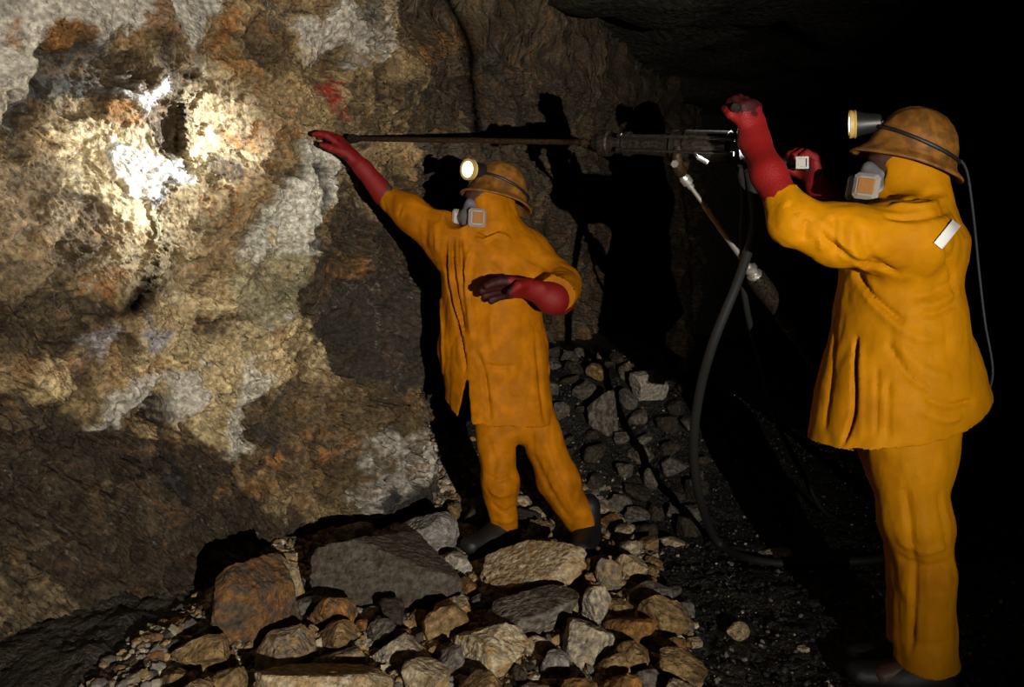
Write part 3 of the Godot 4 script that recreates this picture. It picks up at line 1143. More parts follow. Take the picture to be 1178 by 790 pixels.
func build_rubble():
	var tones := {
		"tan": [tone(170, 140, 94), tone(116, 92, 58)], "pale": [tone(200, 184, 154), tone(150, 128, 92)], "grey": [tone(132, 124, 114), tone(88, 80, 70)],
		"dark": [tone(80, 70, 57), tone(52, 46, 38)], "rust": [tone(168, 116, 56), tone(108, 82, 48)], "speck": [tone(168, 166, 164), tone(108, 108, 108)], "white": [tone(206, 194, 168), tone(160, 136, 96)], "umber": [tone(128, 90, 50), tone(84, 64, 42)], "slate": [tone(96, 89, 79), tone(66, 60, 52)],
	}
	# the ones that can be told apart: pixel of the foot, size (across, up, deep) in metres, turn, tones, words
	var singles := [
		[440, 690, Vector3(0.50, 0.25, 0.36), 12, -6, "slate", "dark", "large dark grey slab at the foot of the rock face beside the speckled block", "the large dark slab"],
		[497, 642, Vector3(0.24, 0.17, 0.2), 30, 8, "speck", "grey", "pale grey speckled block beside the nearer boot of the reaching person", "the speckled block"],
		[606, 690, Vector3(0.38, 0.18, 0.26), -10, 12, "tan", "pale", "large tan layered rock lying in front of the reaching person's boots", "the layered tan rock"],
		[285, 735, Vector3(0.28, 0.24, 0.24), 40, 5, "dark", "umber", "dark boulder with a rust-stained top edge at the foot of the rock face", "the rust-topped boulder"],
		[318, 696, Vector3(0.14, 0.16, 0.14), 10, 0, "tan", "pale", "tan upright block leaning beside the rust-topped boulder", "the upright tan block"],
		[312, 770, Vector3(0.17, 0.13, 0.14), 70, 0, "grey", "tan", "rounded grey rock just behind the large pale boulder", "the rounded grey rock"],
		[335, 806, Vector3(0.34, 0.15, 0.22), 20, -10, "pale", "tan", "large pale boulder cut off by the lower edge of the picture", "the large pale boulder"],
		[560, 764, Vector3(0.20, 0.12, 0.16), -15, 10, "white", "tan", "pale wedge-shaped rock with a white lower face near the lower edge", "the white-faced wedge"],
		[676, 766, Vector3(0.18, 0.14, 0.15), 25, -14, "grey", "pale", "grey ribbed wedge of rock at the muck side of the heap", "the ribbed grey wedge"],
		[600, 738, Vector3(0.31, 0.13, 0.22), 5, 8, "dark", "grey", "dark layered slab in the middle of the heap", "the dark layered slab"],
		[680, 722, Vector3(0.11, 0.12, 0.09), 50, 20, "pale", "grey", "small pale wedge tilted against the dark layered slab", "the small pale wedge"],
		[729, 672, Vector3(0.11, 0.11, 0.1), 15, 0, "tan", "pale", "tan squarish rock standing at the muck edge of the heap", "the tan squarish rock"],
		[704, 678, Vector3(0.09, 0.10, 0.09), 60, 0, "grey", "tan", "grey squarish rock beside the tan squarish rock", "the grey squarish rock"],
		[528, 661, Vector3(0.10, 0.08, 0.09), 10, 0, "speck", "pale", "small round grey rock between the speckled block and the layered rock", "the small round grey rock"],
		[392, 780, Vector3(0.15, 0.08, 0.12), 35, 0, "tan", "grey", "flat tan rock next to the large pale boulder", "the flat tan rock"],
		[455, 765, Vector3(0.16, 0.08, 0.12), -20, 0, "pale", "grey", "flat pale rock between the large pale boulder and the white-faced wedge", "the flat pale rock"],
		[640, 780, Vector3(0.09, 0.09, 0.08), 0, 15, "speck", "grey", "small bluish grey rock standing on edge near the lower edge", "the bluish rock on edge"],
		[745, 464, Vector3(0.20, 0.19, 0.17), 20, 10, "speck", "pale", "pale angular rock lying by itself on the dark bank behind", "the lone pale rock behind"],
		[694, 500, Vector3(0.16, 0.23, 0.13), 4, 0, "grey", "dark", "grey upright block on the dark bank behind the reaching person", "the upright grey block"],
		[895, 640, Vector3(0.12, 0.025, 0.09), 5, 0, "white", "pale", "flat pale chip on the black muck beyond the hose", "the flat pale chip"],
		[851, 736, Vector3(0.075, 0.05, 0.06), 40, 0, "pale", "tan", "round tan and white stone alone on the black muck", "the lone round stone"],
		[924, 750, Vector3(0.045, 0.02, 0.03), -30, 10, "white", "pale", "small white splinter on the black muck near the standing person's boot", "the white splinter"],
		[545, 632, Vector3(0.16, 0.05, 0.1), 8, 0, "tan", "grey", "flat tan rock behind the nearer boot of the reaching person", "the flat rear rock"],
		[400, 630, Vector3(0.18, 0.08, 0.12), 30, 0, "grey", "pale", "grey slab wedged between the large dark slab and the rock face", "the wedged grey slab"],
		[775, 630, Vector3(0.12, 0.04, 0.08), 12, 0, "tan", "white", "flat tan rock at the foot of the hose shadow", "the flat hose-side rock"],
		[380, 730, Vector3(0.15, 0.12, 0.12), 65, 12, "rust", "dark", "rust-coloured split rock below the large dark slab", "the rust split rock"],
		[440, 745, Vector3(0.10, 0.07, 0.09), 20, 0, "dark", "grey", "small dark flat rock on the tan rubble", "the small dark flat rock"],
		[520, 720, Vector3(0.13, 0.10, 0.1), 10, 10, "white", "rust", "cream rock with rust stains left of the dark layered slab", "the cream rust-stained rock"],
	]
	var marks := []
	var taken := []          # [points of a stone in the world, middle, reach]
	for q in [P(579, 640, 3.64), P(560, 640, 3.55), P(676, 642, 3.68), P(674, 648, 3.52), P(679, 640, 3.76)]:
		var pts := PackedVector3Array()
		for d in icosphere(1)[0]: pts.append(q + d * Vector3(0.10, 0.25, 0.10))
		taken.append([pts, q, 0.26])
	var n := 0
	for q in singles:
		var p := on_floor(q[0], q[1])
		n += 1
		var size: Vector3 = q[2]
		var mesh := stone(100 + n, 4 if size.x > 0.2 else 3 if size.x > 0.1 else 2, size * 1.12, tones[q[5]][0], tones[q[6]][0])
		var o := put(mesh, "rock", M.stone)
		o.position = p + Vector3(0, size.y * 0.36, -size.z * 0.3)
		o.rotation_degrees = Vector3(q[4] * 0.6, q[3], q[4])
		for k in 60:
			var hit := blocked(mesh, o.transform, taken)
			if hit == Vector3.ZERO: break
			hit.y = 0
			o.position += hit.normalized() * 0.012
		o.position.y = floor_y(o.position.x, o.position.z) + size.y * 0.36
		taken.append([outline(mesh, o.transform), o.position, size.length() * 0.6])
		tag(o, q[7], "rock")
		marks.append([o.position, q[8]])
	# many more of each kind, from head to fist size, told apart by their tone, size and nearest large rock
	var kinds := ["tan", "pale", "grey", "dark", "rust"]
	var words := {"tan": "tan brown", "pale": "cream", "grey": "mid grey", "dark": "dark brown", "rust": "rust orange"}
	var made := {}
	for k in kinds:
		made[k] = []
		for m in 6: made[k].append(stone(300 + m + 10 * kinds.find(k), 2, Vector3(1.0, 0.42 + 0.08 * m, 0.78), tones[k][0] * (1.15 - 0.05 * m), tones[k][1] * (0.7 + 0.05 * m), 11, 0.045))
	var rng := RandomNumberGenerator.new()
	rng.seed = 77
	var count := 0
	var tries := 0
	var used := {}
	var banked := 0
	while count < 285 and tries < 20000:
		tries += 1
		var bank := banked < 60 and rng.randf() < 0.2      # some lie on the dark bank behind, the rest in the heap
		var px := rng.randf_range(625, 810) if bank else rng.randf_range(200, 800)
		var py := rng.randf_range(395, 625) if bank else rng.randf_range(575, 830)
		var p := on_floor(px, py)
		if not bank and rng.randf() > heap(p.x, p.z) * 1.3: continue
		if not bank and px < 330 and py < 950 - px * 0.85: continue
		if bank and (heap(p.x, p.z) > 0.2 or p.z < -5.8): continue
		var size := lerpf(0.19, 0.042, pow(tries / 20000.0, 0.35)) * rng.randf_range(0.85, 1.15)
		if not clear_of_wall(p, size * 0.5): continue
		var w := rng.randf()
		var k: String = "tan" if w < 0.36 else "pale" if w < 0.62 else "grey" if w < 0.80 else "dark" if w < 0.89 else "rust"
		if bank: k = "grey" if w < 0.45 else "dark" if w < 0.9 else "tan"
		if bank: size *= 0.85
		var mesh: ArrayMesh = made[k][rng.randi() % 6]
		var tf := Transform3D(Basis.from_euler(Vector3(rng.randf_range(-0.4, 0.4), rng.randf() * TAU, rng.randf_range(-0.4, 0.4))).scaled(Vector3.ONE * size), p + Vector3(0, size * 0.22, 0))
		if blocked(mesh, tf, taken) != Vector3.ZERO: continue
		var o := put(mesh, "stone", M.stone_small)
		o.transform = tf
		taken.append([outline(mesh, tf), p, size * 0.62])
		var best := 1e9
		var where := ""
		for mk in marks:
			var d: Vector3 = tf.origin - mk[0]
			if d.length() < best:
				best = d.length()
				where = ((("just right of " if d.x < 0.2 else "well right of ") if d.x > 0 else ("just left of " if d.x > -0.2 else "well left of ")) if absf(d.x) > absf(d.z) else (("just in front of " if d.z < 0.2 else "well in front of ") if d.z > 0 else ("just behind " if d.z > -0.2 else "well behind "))) + mk[1]
		var big := "head-sized" if size > 0.13 else "fist-sized" if size > 0.085 else "egg-sized"
		var label := "%s %s stone %s" % [big, words[k], where]
		if not used.has(label): used[label] = []
		used[label].append(o)
		tag(o, label, "stone", "%s %s stones %s" % [big, words[k], where])
		count += 1
		if bank: banked += 1
	var order := ["first", "second", "third", "fourth", "fifth", "sixth", "seventh", "eighth", "ninth", "tenth", "eleventh", "twelfth"]
	for label in used:
		var row: Array = used[label]
		if row.size() < 2: continue
		row.sort_custom(func(a, b): return a.position.x / -a.position.z < b.position.x / -b.position.z)
		for i in row.size(): row[i].set_meta("label", "%s, %s from left" % [label, order[mini(i, 11)]])
	# grit between the stones and chips on the muck: nobody could count them
	for g in 2:
		var mm := MultiMesh.new()
		mm.transform_format = MultiMesh.TRANSFORM_3D
		mm.use_colors = true
		mm.mesh = stone(500 + g, 1, Vector3(1, 0.6, 0.8), Color(1, 1, 1), Color(0.7, 0.7, 0.7))
		var list := []
		var cols := []
		for k in 38000 if g == 0 else 18000:
			var p := Vector3(rng.randf_range(-1.3, 0.9), 0, rng.randf_range(-4.8, -2.3)) if g == 0 else Vector3(rng.randf_range(-0.2, 2.4), 0, rng.randf_range(-6.0, -2.3))
			var hp := heap(p.x, p.z)
			if rng.randf() > (hp if g == 0 else 1.0 - hp): continue
			p.y = floor_y(p.x, p.z) + 0.004
			var size := (0.011 + 0.040 * pow(rng.randf(), 2.2)) if g == 0 else (0.005 + 0.022 * pow(rng.randf(), 5.0))
			var bs := Basis.from_euler(Vector3(rng.randf() * 0.8, rng.randf() * TAU, rng.randf() * 0.8)).scaled(Vector3.ONE * size)
			list.append(Transform3D(bs, p))
			var w := rng.randf()
			var c: Color
			if g == 0: c = tones["tan" if w < 0.38 else "pale" if w < 0.62 else "grey" if w < 0.82 else "dark" if w < 0.94 else "umber"][0] * rng.randf_range(0.45, 1.0)
			else: c = Color(0.02, 0.02, 0.018) if w < 0.82 else tones["grey"][0] * 0.6 if w < 0.95 else tones["white"][0] * 0.8
			cols.append(c)
		mm.instance_count = list.size()
		for k in list.size():
			mm.set_instance_transform(k, list[k])
			mm.set_instance_color(k, cols[k])
		var o := MultiMeshInstance3D.new()
		o.name = ["grit", "gravel"][g]
		o.multimesh = mm
		o.material_override = M.gravel
		add_child(o, true)
		tag(o, ["brown and cream grit between the stones of the rubble heap", "dark wet gravel with scattered pale chips over the muck"][g], ["grit", "gravel"][g], "", "stuff")

# ---------------------------------------------------------------- the drilling machine
func build_drill():
	var rear := P(858, 170, 2.82)
	var front := P(684, 164, 3.10)
	var tip := P(403, 159.5, 3.74)
	var ax := (front - rear).normalized()
	var t := base("rock_drill", rear)
	tag(t, "heavy dark steel rock drill held level by the standing person", "rock drill")
	var L := rear.distance_to(front)
	var b := Bag.new()
	b.lathe(Vector3.ZERO, ax, [[0.0, 0.040], [0.006, 0.050, 1], [0.030, 0.054], [0.032, 0.048, 1], [0.05, 0.048, 1], [0.052, 0.054, 1], [0.20, 0.054, 1], [0.205, 0.047, 1], [0.235, 0.047, 1]], 28)
	put(bag_mesh(b), "cylinder", M.steel, t)
	b = Bag.new()
	b.lathe(ax * 0.235, ax, [[0.0, 0.052], [0.012, 0.052, 1], [0.016, 0.040, 1], [0.10, 0.036], [0.17, 0.034, 1], [0.172, 0.043, 1], [0.19, 0.043, 1], [0.195, 0.036, 1], [L - 0.30, 0.036, 1]], 28)
	put(bag_mesh(b), "front_head", M.steel, t)
	b = Bag.new()
	b.lathe(ax * (L - 0.065), ax, [[0.0, 0.044], [0.006, 0.048, 1], [0.036, 0.048, 1], [0.042, 0.036], [0.065, 0.026, 1], [0.075, 0.016]], 24)
	put(bag_mesh(b), "chuck", M.steel, t)
	var side := ax.cross(Vector3.UP).normalized()
	var up := side.cross(ax)
	for q in [[0.058, 0.022], [0.058, -0.026], [-0.058, 0.022], [-0.058, -0.026]]:
		b = Bag.new()
		var o: Vector3 = side * q[0] + up * q[1]
		b.lathe(o + ax * 0.02, ax, [[0.0, 0.008], [0.012, 0.008, 1], [0.013, 0.0055, 1], [L - 0.15, 0.0055, 1], [L - 0.149, 0.009, 1], [L - 0.135, 0.009]], 10)
		put(bag_mesh(b), "tie_rod", M.steel, t)
	# trunnion: the yoke under the body that the leg hangs from
	var yoke := P(783, 190, 2.93) - rear
	b = Bag.new()
	b.tube([yoke + up * 0.055 - side * 0.035, yoke + up * 0.02 - side * 0.038, yoke - up * 0.02, yoke + up * 0.02 + side * 0.038, yoke + up * 0.055 + side * 0.035], [0.016, 0.017, 0.022, 0.017, 0.016], 12, 5)
	b.lathe(yoke - side * 0.05, side, [[0.0, 0.012], [0.1, 0.012]], 6)
	put(bag_mesh(b), "trunnion", M.rod, t)
	for q in [[0.052, 0.012], [-0.058, 0.0]]:
		b = Bag.new()
		b.lathe(yoke + side * q[0] + ax * q[1], side, [[0.0, 0.013], [0.01, 0.013, 1], [0.01, 0.007, 1], [0.016, 0.007]], 6)
		put(bag_mesh(b), "nut", M.chrome, t)
	b = Bag.new()
	var lv := P(803, 181, 2.80) - rear
	b.lathe(lv, P(814, 187, 2.79) - P(803, 181, 2.80), [[0.0, 0.006], [0.002, 0.0075, 1], [0.034, 0.0075, 1], [0.036, 0.006]], 12)
	b.tube([lv + Vector3(0.0, 0.0, 0.0), lv + Vector3(0.0, 0.02, -0.05)], [0.005, 0.005], 8, 2)
	put(bag_mesh(b), "throttle_lever", M.chrome, t)
	# rear grip bars
	b = Bag.new()
	b.tube([Vector3(0.0, 0.02, 0.0), P(866, 150, 2.74) - rear, P(862, 127, 2.66) - rear, P(852, 124, 2.60) - rear, P(846, 124, 2.56) - rear], [0.014, 0.014, 0.014, 0.014, 0.014], 12, 6)
	put(bag_mesh(b), "grip", M.steel, t)
	b = Bag.new()
	b.tube([Vector3(0.01, -0.01, 0.0), P(890, 184, 2.88) - rear, P(915, 190, 2.90) - rear, P(930, 193, 2.86) - rear], [0.015, 0.014, 0.014, 0.014], 12, 6)
	put(bag_mesh(b), "grip", M.steel, t)
	b = Bag.new()
	var cap := P(923, 187, 2.80) - rear
	var to_eye := (EYE - rear - cap).normalized()
	b.lathe(cap - to_eye * 0.06, to_eye, [[0.0, 0.012], [0.05, 0.012, 1], [0.05, 0.028, 1], [0.066, 0.028, 1], [0.066, 0.019, 1], [0.058, 0.018, 1], [0.058, 0.006]], 4, PI / 4)
	put(bag_mesh(b), "valve_nut", M.nut, t)
	# the steel
	var st := base("drill_steel", front)
	tag(st, "long thin brown drill steel running from the drill to the rock face", "drill steel")
	b = Bag.new()
	var sd := (tip - front).normalized()
	var sl := front.distance_to(tip)
	b.lathe(sd * 0.012, sd, [[0.0, 0.012], [0.02, 0.012, 1], [0.02, 0.019, 1], [0.035, 0.019, 1], [0.038, 0.0115, 1], [sl - 0.062, 0.0115]], 6)
	put(bag_mesh(b), "shank", M.rod, st)
	b = Bag.new()
	b.lathe(sd * (sl - 0.06), sd, [[0.0, 0.012], [0.02, 0.017], [0.05, 0.021, 1], [0.062, 0.020, 1], [0.066, 0.012]], 12)
	put(bag_mesh(b), "bit", M.steel, st)
	# the leg that pushes it
	var top := P(784, 200, 2.95)
	var foot := P(1093, 632, 3.76)
	foot.y = floor_y(foot.x, foot.z) + 0.03
	var al := base("air_leg", foot)
	tag(al, "telescopic air leg with bright rod and dark tube propping up the drill", "air leg")
	var dir := (foot - top).normalized()
	var len_ := top.distance_to(foot)
	var j := len_ * 0.212
	var a0 := top - foot
	b = Bag.new()
	b.lathe(a0 + dir * 0.02, dir, [[0.0, 0.0075], [0.13, 0.0075, 1], [0.13, 0.0115, 1], [0.145, 0.0115], [j, 0.0115]], 18)
	put(bag_mesh(b), "piston_rod", M.chrome, al)
	b = Bag.new()
	b.lathe(a0 + dir * 0.008, dir, [[0.0, 0.014], [0.012, 0.019, 1], [0.034, 0.019, 1], [0.040, 0.012, 1], [0.055, 0.012]], 14)
	put(bag_mesh(b), "fork", M.chrome, al)
	b = Bag.new()
	b.lathe(a0 + dir * (j - 0.012), dir, [[0.0, 0.016], [0.005, 0.026, 1], [0.022, 0.026, 1], [0.024, 0.020, 1], [0.034, 0.020, 1], [0.036, 0.028, 1], [0.05, 0.030]], 6)
	put(bag_mesh(b), "gland_nut", M.chrome, al)
	b = Bag.new()
	b.lathe(a0 + dir * (j + 0.036), dir, [[0.0, 0.030], [0.006, 0.036, 1], [0.09, 0.036, 1], [0.092, 0.033, 1], [0.26, 0.033, 1], [0.262, 0.036, 1], [0.28, 0.036, 1], [0.282, 0.033, 1], [len_ - j - 0.10, 0.033]], 26)
	put(bag_mesh(b), "tube", M.cylinder, al)
	b = Bag.new()
	b.lathe(a0 + dir * (len_ - 0.065), dir, [[0.0, 0.030], [0.03, 0.036, 1], [0.05, 0.02], [0.065, 0.004]], 8)
	put(bag_mesh(b), "claw_foot", M.steel, al)

func build_hoses():
	var a := [P(862, 196, 2.90), P(867, 230, 2.96), P(867, 266, 3.0), P(848, 325, 3.1), P(820, 395, 3.2), P(804, 455, 3.35), P(798, 515, 3.50), P(805, 572, 3.66)]
	for q in [[826, 628], [872, 650], [960, 652], [1120, 640], [1330, 636]]:
		a.append(on_floor(q[0], q[1]) + Vector3(0, 0.018, 0))
	var b := Bag.new()
	b.tube(a, [0.017, 0.017, 0.017, 0.017, 0.0185, 0.0185], 16, 10)
	tag(put(bag_mesh(b), "hose", M.hose), "thick black rubber air hose curving from the drill down to the muck", "hose")
	a = [P(850, 192, 2.90), P(856, 228, 3.0), P(853, 300, 3.2), P(860, 360, 3.35), P(875, 415, 3.55), P(892, 480, 3.85), P(921, 540, 4.1)]
	for q in [[955, 596], [1010, 590], [1070, 574], [1178, 566], [1330, 560]]:
		a.append(on_floor(q[0], q[1]) + Vector3(0, 0.012, 0))
	b = Bag.new()
	b.tube(a, [0.012], 12, 10)
	tag(put(bag_mesh(b), "hose", M.hose), "thin grey water hose behind the thick hose, running off across the floor", "hose")
	# two unseen hoses added beside the lamp, bent to cast shadows on the face
	var face := [[[226, 62], [224, 80], [214, 112], [206, 150], [200, 190], [180, 225], [178, 262], [186, 288], [168, 322], [143, 356]], [[490, -30], [512, 4], [530, 30], [543, 62], [545, 100], [544, 155]]]
	var far := [3.3, 5.3]
	for k in 2:
		var pts := []
		for q in face[k]: pts.append(LAMP_AT.lerp(P(q[0], q[1], far[k]), 0.22))
		var h: Vector3 = pts[0]
		var t := base("added_shadow_hose", h)
		for i in pts.size(): pts[i] -= h
		b = Bag.new()
		b.tube(pts, [[0.0095, 0.009, 0.0088, 0.0085, 0.008, 0.0075], [0.0075]][k], 12, 8)
		put(bag_mesh(b), "hose_end", M.hose, t)
		b = Bag.new()
		b.tube([Vector3(0, -0.01, 0), Vector3(0, 3.15 - h.y, 0)], [0.001], 6, 2)
		put(bag_mesh(b), "hanger_wire", M.steel, t)
		tag(t, ["unseen black hose added by the lamp, its shadow bent across the bright rock", "unseen black hose added by the lamp, its shadow upright above the drill steel"][k], "hose")

func build_work_lamp():
	var dir := (LAMP_AIM - LAMP_AT).normalized()
	var foot := Vector3(LAMP_AT.x, floor_y(LAMP_AT.x, LAMP_AT.z), LAMP_AT.z)
	var t := base("work_lamp", foot)
	tag(t, "small work lamp on a stand to the right of the camera", "lamp")
	var c := LAMP_AT - dir * 0.012 - foot
	var b := Bag.new()
	b.lathe(c - dir * 0.12, dir, [[0.0, 0.02], [0.02, 0.045], [0.09, 0.05], [0.10, 0.055, 1], [0.112, 0.055]], 24)
	put(bag_mesh(b), "housing", M.lamp_body, t)
	b = Bag.new()
	b.lathe(c - dir * 0.007, dir, [[0.0, 0.036], [0.004, 0.036]], 24)
	put(bag_mesh(b), "lens", M.lens_1, t)
	b = Bag.new()
	b.tube([c - dir * 0.06, Vector3(c.x, c.y - 0.1, c.z), Vector3(c.x, 0.35, c.z)], [0.012], 10, 4)
	put(bag_mesh(b), "pole", M.steel, t)
	for k in 3:
		b = Bag.new()
		var d := Vector3(cos(TAU * k / 3.0), 0, sin(TAU * k / 3.0)) * 0.3
		var f := Vector3(c.x, 0, c.z) + d
		f.y = floor_y(foot.x + f.x, foot.z + f.z) - foot.y + 0.008
		b.tube([Vector3(c.x, 0.38, c.z), f], [0.01], 8, 2)
		put(bag_mesh(b), "leg", M.steel, t)

# ---------------------------------------------------------------- people
func noise_tint(seed_: int, freq: float, clean: Color, dirty: Color, from: float, span: float) -> Tint:
	var t := Tint.new()
	t.n = noise(seed_, freq, 4)
	t.clean = clean
	t.dirty = dirty
	t.from = from
	t.span = span
	return t

# a gloved hand: palm, four fingers of three joints and a thumb. dir: wrist to knuckles; face: where the palm looks; thumb: +1 / -1 side
func hand_limbs(s: Soft, wrist: Vector3, dir: Vector3, face: Vector3, thumb: float, curl: Array, spread := 0.05, thumb_in := 0.3, size := 1.0, fat := 1.0) -> void:
	var d := dir.normalized()
	var f := (face - d * face.dot(d)).normalized()
	var w := d.cross(f).normalized() * thumb          # towards the thumb
	s.limbs.append(limb(wrist - d * 0.01, wrist + d * 0.085 * size, Vector2(0.033, 0.024) * size, Vector2(0.043, 0.021) * size, 0.02, w))
	s.limbs.append(limb(wrist + d * 0.03 * size + w * 0.022 * size + f * 0.006, wrist + d * 0.06 * size + w * 0.03 * size + f * 0.008, 0.02 * size, 0.016 * size, 0.02))
	var len_ := [0.080, 0.088, 0.082, 0.066]
	for i in 4:
		var p := wrist + (d * (0.088 - 0.004 * absf(i - 1.0)) + w * (0.034 - 0.0225 * i)) * size
		var q := (d + w * spread * (1.5 - i)).normalized()
		var bent := 0.0
		for k in 3:
			bent += curl[i] * [0.9, 1.25, 0.9][k]
			var e: Vector3 = q * cos(bent) + f * sin(bent)
			var l: float = len_[i] * [0.44, 0.31, 0.25][k] * size
			s.limbs.append(limb(p, p + e * l, [0.0125, 0.0120, 0.0112][k] * size * fat, [0.0120, 0.0112, 0.0100][k] * size * fat, 0.006))
			p += e * l
	var p := wrist + (d * 0.035 + w * 0.034) * size + f * 0.008
	var t1 := (w * (0.75 - 0.5 * thumb_in) + d * 0.65 + f * thumb_in).normalized()
	var t2 := (w * (0.35 - 0.75 * thumb_in) + d * 0.8 + f * thumb_in * 1.6).normalized()
	s.limbs.append(limb(p, p + t1 * 0.044 * size, 0.0155 * size, 0.0140 * size, 0.012))
	s.limbs.append(limb(p + t1 * 0.044 * size, p + t1 * 0.044 * size + t2 * 0.034 * size, 0.0140 * size, 0.0115 * size, 0.006))

# a hard hat in its own frame (x forward, y up): domed shell with a brim all round, band and lamp
func helmet(person: Node3D, where: Vector3, bs: Basis, lens_mat: Material, seed_: int, beam: Vector3) -> Node3D:
	var origin := where - person.position
	var b := Bag.new()
	var prof := [[0.0, 0.140], [0.2, 0.138], [0.42, 0.129], [0.62, 0.111], [0.78, 0.086], [0.90, 0.052], [0.97, 0.016], [1.0, -0.004], [1.06, -0.015], [1.20, -0.028], [1.24, -0.033], [1.235, -0.040], [1.15, -0.036], [0.97, -0.016], [0.90, 0.03], [0.7, 0.09], [0.4, 0.12], [0.0, 0.13]]
	var list := []
	var seg := 64
	for q in prof:
		var ring := []
		for j in seg:
			var a := -TAU * j / seg
			var r: float = q[0]
			var h: float = q[1]
			if r > 1.03:
				var fw := maxf(cos(a), 0.0)
				r += 0.07 * fw * fw
				h += -0.010 * fw + 0.006 * pow(sin(a), 2.0)
			# three raised ribs run from brow to nape
			if h > 0.02 and r < 0.97:
				var z := sin(a) * r
				h += 0.006 * exp(-pow(z / 0.10, 2.0)) + 0.003 * exp(-pow((absf(z) - 0.42) / 0.07, 2.0))
			ring.append(origin + bs * Vector3(cos(a) * r * 0.132, h, sin(a) * r * 0.112))
		list.append(ring)
	b.rings(list, true, false)
	var tint := noise(seed_, 10.0, 4)
	var c := PackedColorArray()
	for p in b.v: c.append(Color(1, 1, 1).lerp(Color(0.60, 0.54, 0.47), clampf(0.35 + 1.3 * tint.get_noise_3dv(p), 0, 1)))
	var h := put(bag_mesh(b, c), "helmet", M.helmet, person)
	h.set_meta("label", "scuffed brown hard hat")
	# rubber band
	b = Bag.new()
	list = []
	for j in 49:
		var a := -TAU * j / 48
		var ring := []
		var hh := 0.030 + 0.016 * cos(a)
		for k in 8:
			var t := TAU * k / 8
			var r := 1.0 - 0.10 * maxf(hh - 0.02, 0.0) / 0.05 + 0.012
			ring.append(origin + bs * (Vector3(cos(a) * r * 0.132, hh, sin(a) * r * 0.112) + Vector3(cos(a), 0, sin(a)) * cos(t) * 0.004 + Vector3.UP * sin(t) * 0.006))
		list.append(ring)
	b.rings(list, true, false)
	put(bag_mesh(b), "band", M.rubber, h)
	# cap lamp on its bracket
	b = Bag.new()
	var fwd := beam.normalized()
	var at := origin + bs * Vector3(0.115, 0.062, 0.0)
	b.lathe(at, fwd, [[0.0, 0.024], [0.004, 0.028, 1], [0.045, 0.033], [0.070, 0.040, 1], [0.074, 0.040]], 28)
	b.block(at + bs * Vector3(0.0, -0.012, 0.0), bs, Vector3(0.03, 0.04, 0.03), 0.004)
	put(bag_mesh(b), "lamp_housing", M.lamp_body, h)
	b = Bag.new()
	var ribs := [[0.072, 0.040], [0.073, 0.044, 1], [0.078, 0.044], [0.079, 0.042], [0.083, 0.042], [0.084, 0.044], [0.092, 0.044, 1], [0.093, 0.034, 1], [0.088, 0.033]]
	b.lathe(at, fwd, ribs, 28)
	put(bag_mesh(b), "lamp_bezel", M.bezel, h)
	b = Bag.new()
	b.lathe(at, fwd, [[0.080, 0.034], [0.088, 0.034, 1], [0.092, 0.022], [0.0935, 0.004]], 28)
	put(bag_mesh(b), "lamp_lens", lens_mat, h)
	return h

func cap_beam(person: Node3D, where: Vector3, bs: Basis, beam: Vector3, target: Vector3, energy: float, angle: float, colour: Color) -> void:
	var l := SpotLight3D.new()
	l.name = "cap_lamp_beam"
	l.light_color = colour
	l.light_energy = energy
	l.light_size = 0.03
	l.spot_range = 30.0
	l.spot_attenuation = 2.0
	l.spot_angle = angle
	l.spot_angle_attenuation = 1.0
	l.shadow_enabled = true
	person.add_child(l)
	l.look_at_from_position(where + bs * Vector3(0.115, 0.062, 0.0) + beam.normalized() * 0.1, target)

# half mask with a filter canister on either cheek
func respirator(person: Node3D, mouth: Vector3, fwd: Vector3, up: Vector3, spread := 0.055) -> void:
	var side := fwd.cross(up).normalized()
	var s := Soft.new()
	s.limbs.append(limb(mouth - fwd * 0.03 + up * 0.035, mouth + up * 0.045 + fwd * 0.005, Vector2(0.035, 0.03), 0.020, 0.03, side))
	s.limbs.append(limb(mouth - fwd * 0.03 - up * 0.02, mouth + fwd * 0.012 - up * 0.012, Vector2(0.055, 0.045), Vector2(0.036, 0.034), 0.03, side))
	s.limbs.append(limb(mouth - fwd * 0.015 - up * 0.05, mouth - up * 0.045, 0.035, 0.03, 0.03, side))
	for k in [-1, 1]:
		s.limbs.append(limb(mouth, mouth + side * k * spread * 0.8 + fwd * 0.01 - up * 0.015, 0.028, 0.026, 0.02))
	s.limbs.append(limb(mouth + fwd * 0.02 - up * 0.018, mouth + fwd * 0.035 - up * 0.022, 0.02, 0.018, 0.008, side, true))
	var m := put(soft_mesh(net(s, 0.006), person.position), "respirator", M.mask, person)
	m.set_meta("label", "grey rubber half mask with filter canisters")
	for k in [-1, 1]:
		var out: Vector3 = (side * k + fwd * 0.35).normalized()
		var c: Vector3 = mouth + side * k * spread - up * 0.018 + fwd * 0.008 - person.position
		var x := up.cross(out).normalized()
		var bs := Basis(x, out, x.cross(out))
		var b := Bag.new()
		b.block(c + out * 0.014, bs, Vector3(0.074, 0.030, 0.078), 0.010)
		put(bag_mesh(b), "canister", M.canister, m)
		b = Bag.new()
		b.block(c + out * 0.0295, bs, Vector3(0.046, 0.006, 0.046), 0.0025)
		for i in 3:
			for j in 3:
				b.lathe(c + out * 0.031 + x * (i - 1) * 0.013 + bs.z * (j - 1) * 0.013, out, [[0.0, 0.004], [0.003, 0.003]], 6)
		put(bag_mesh(b), "filter", M.filter, m)

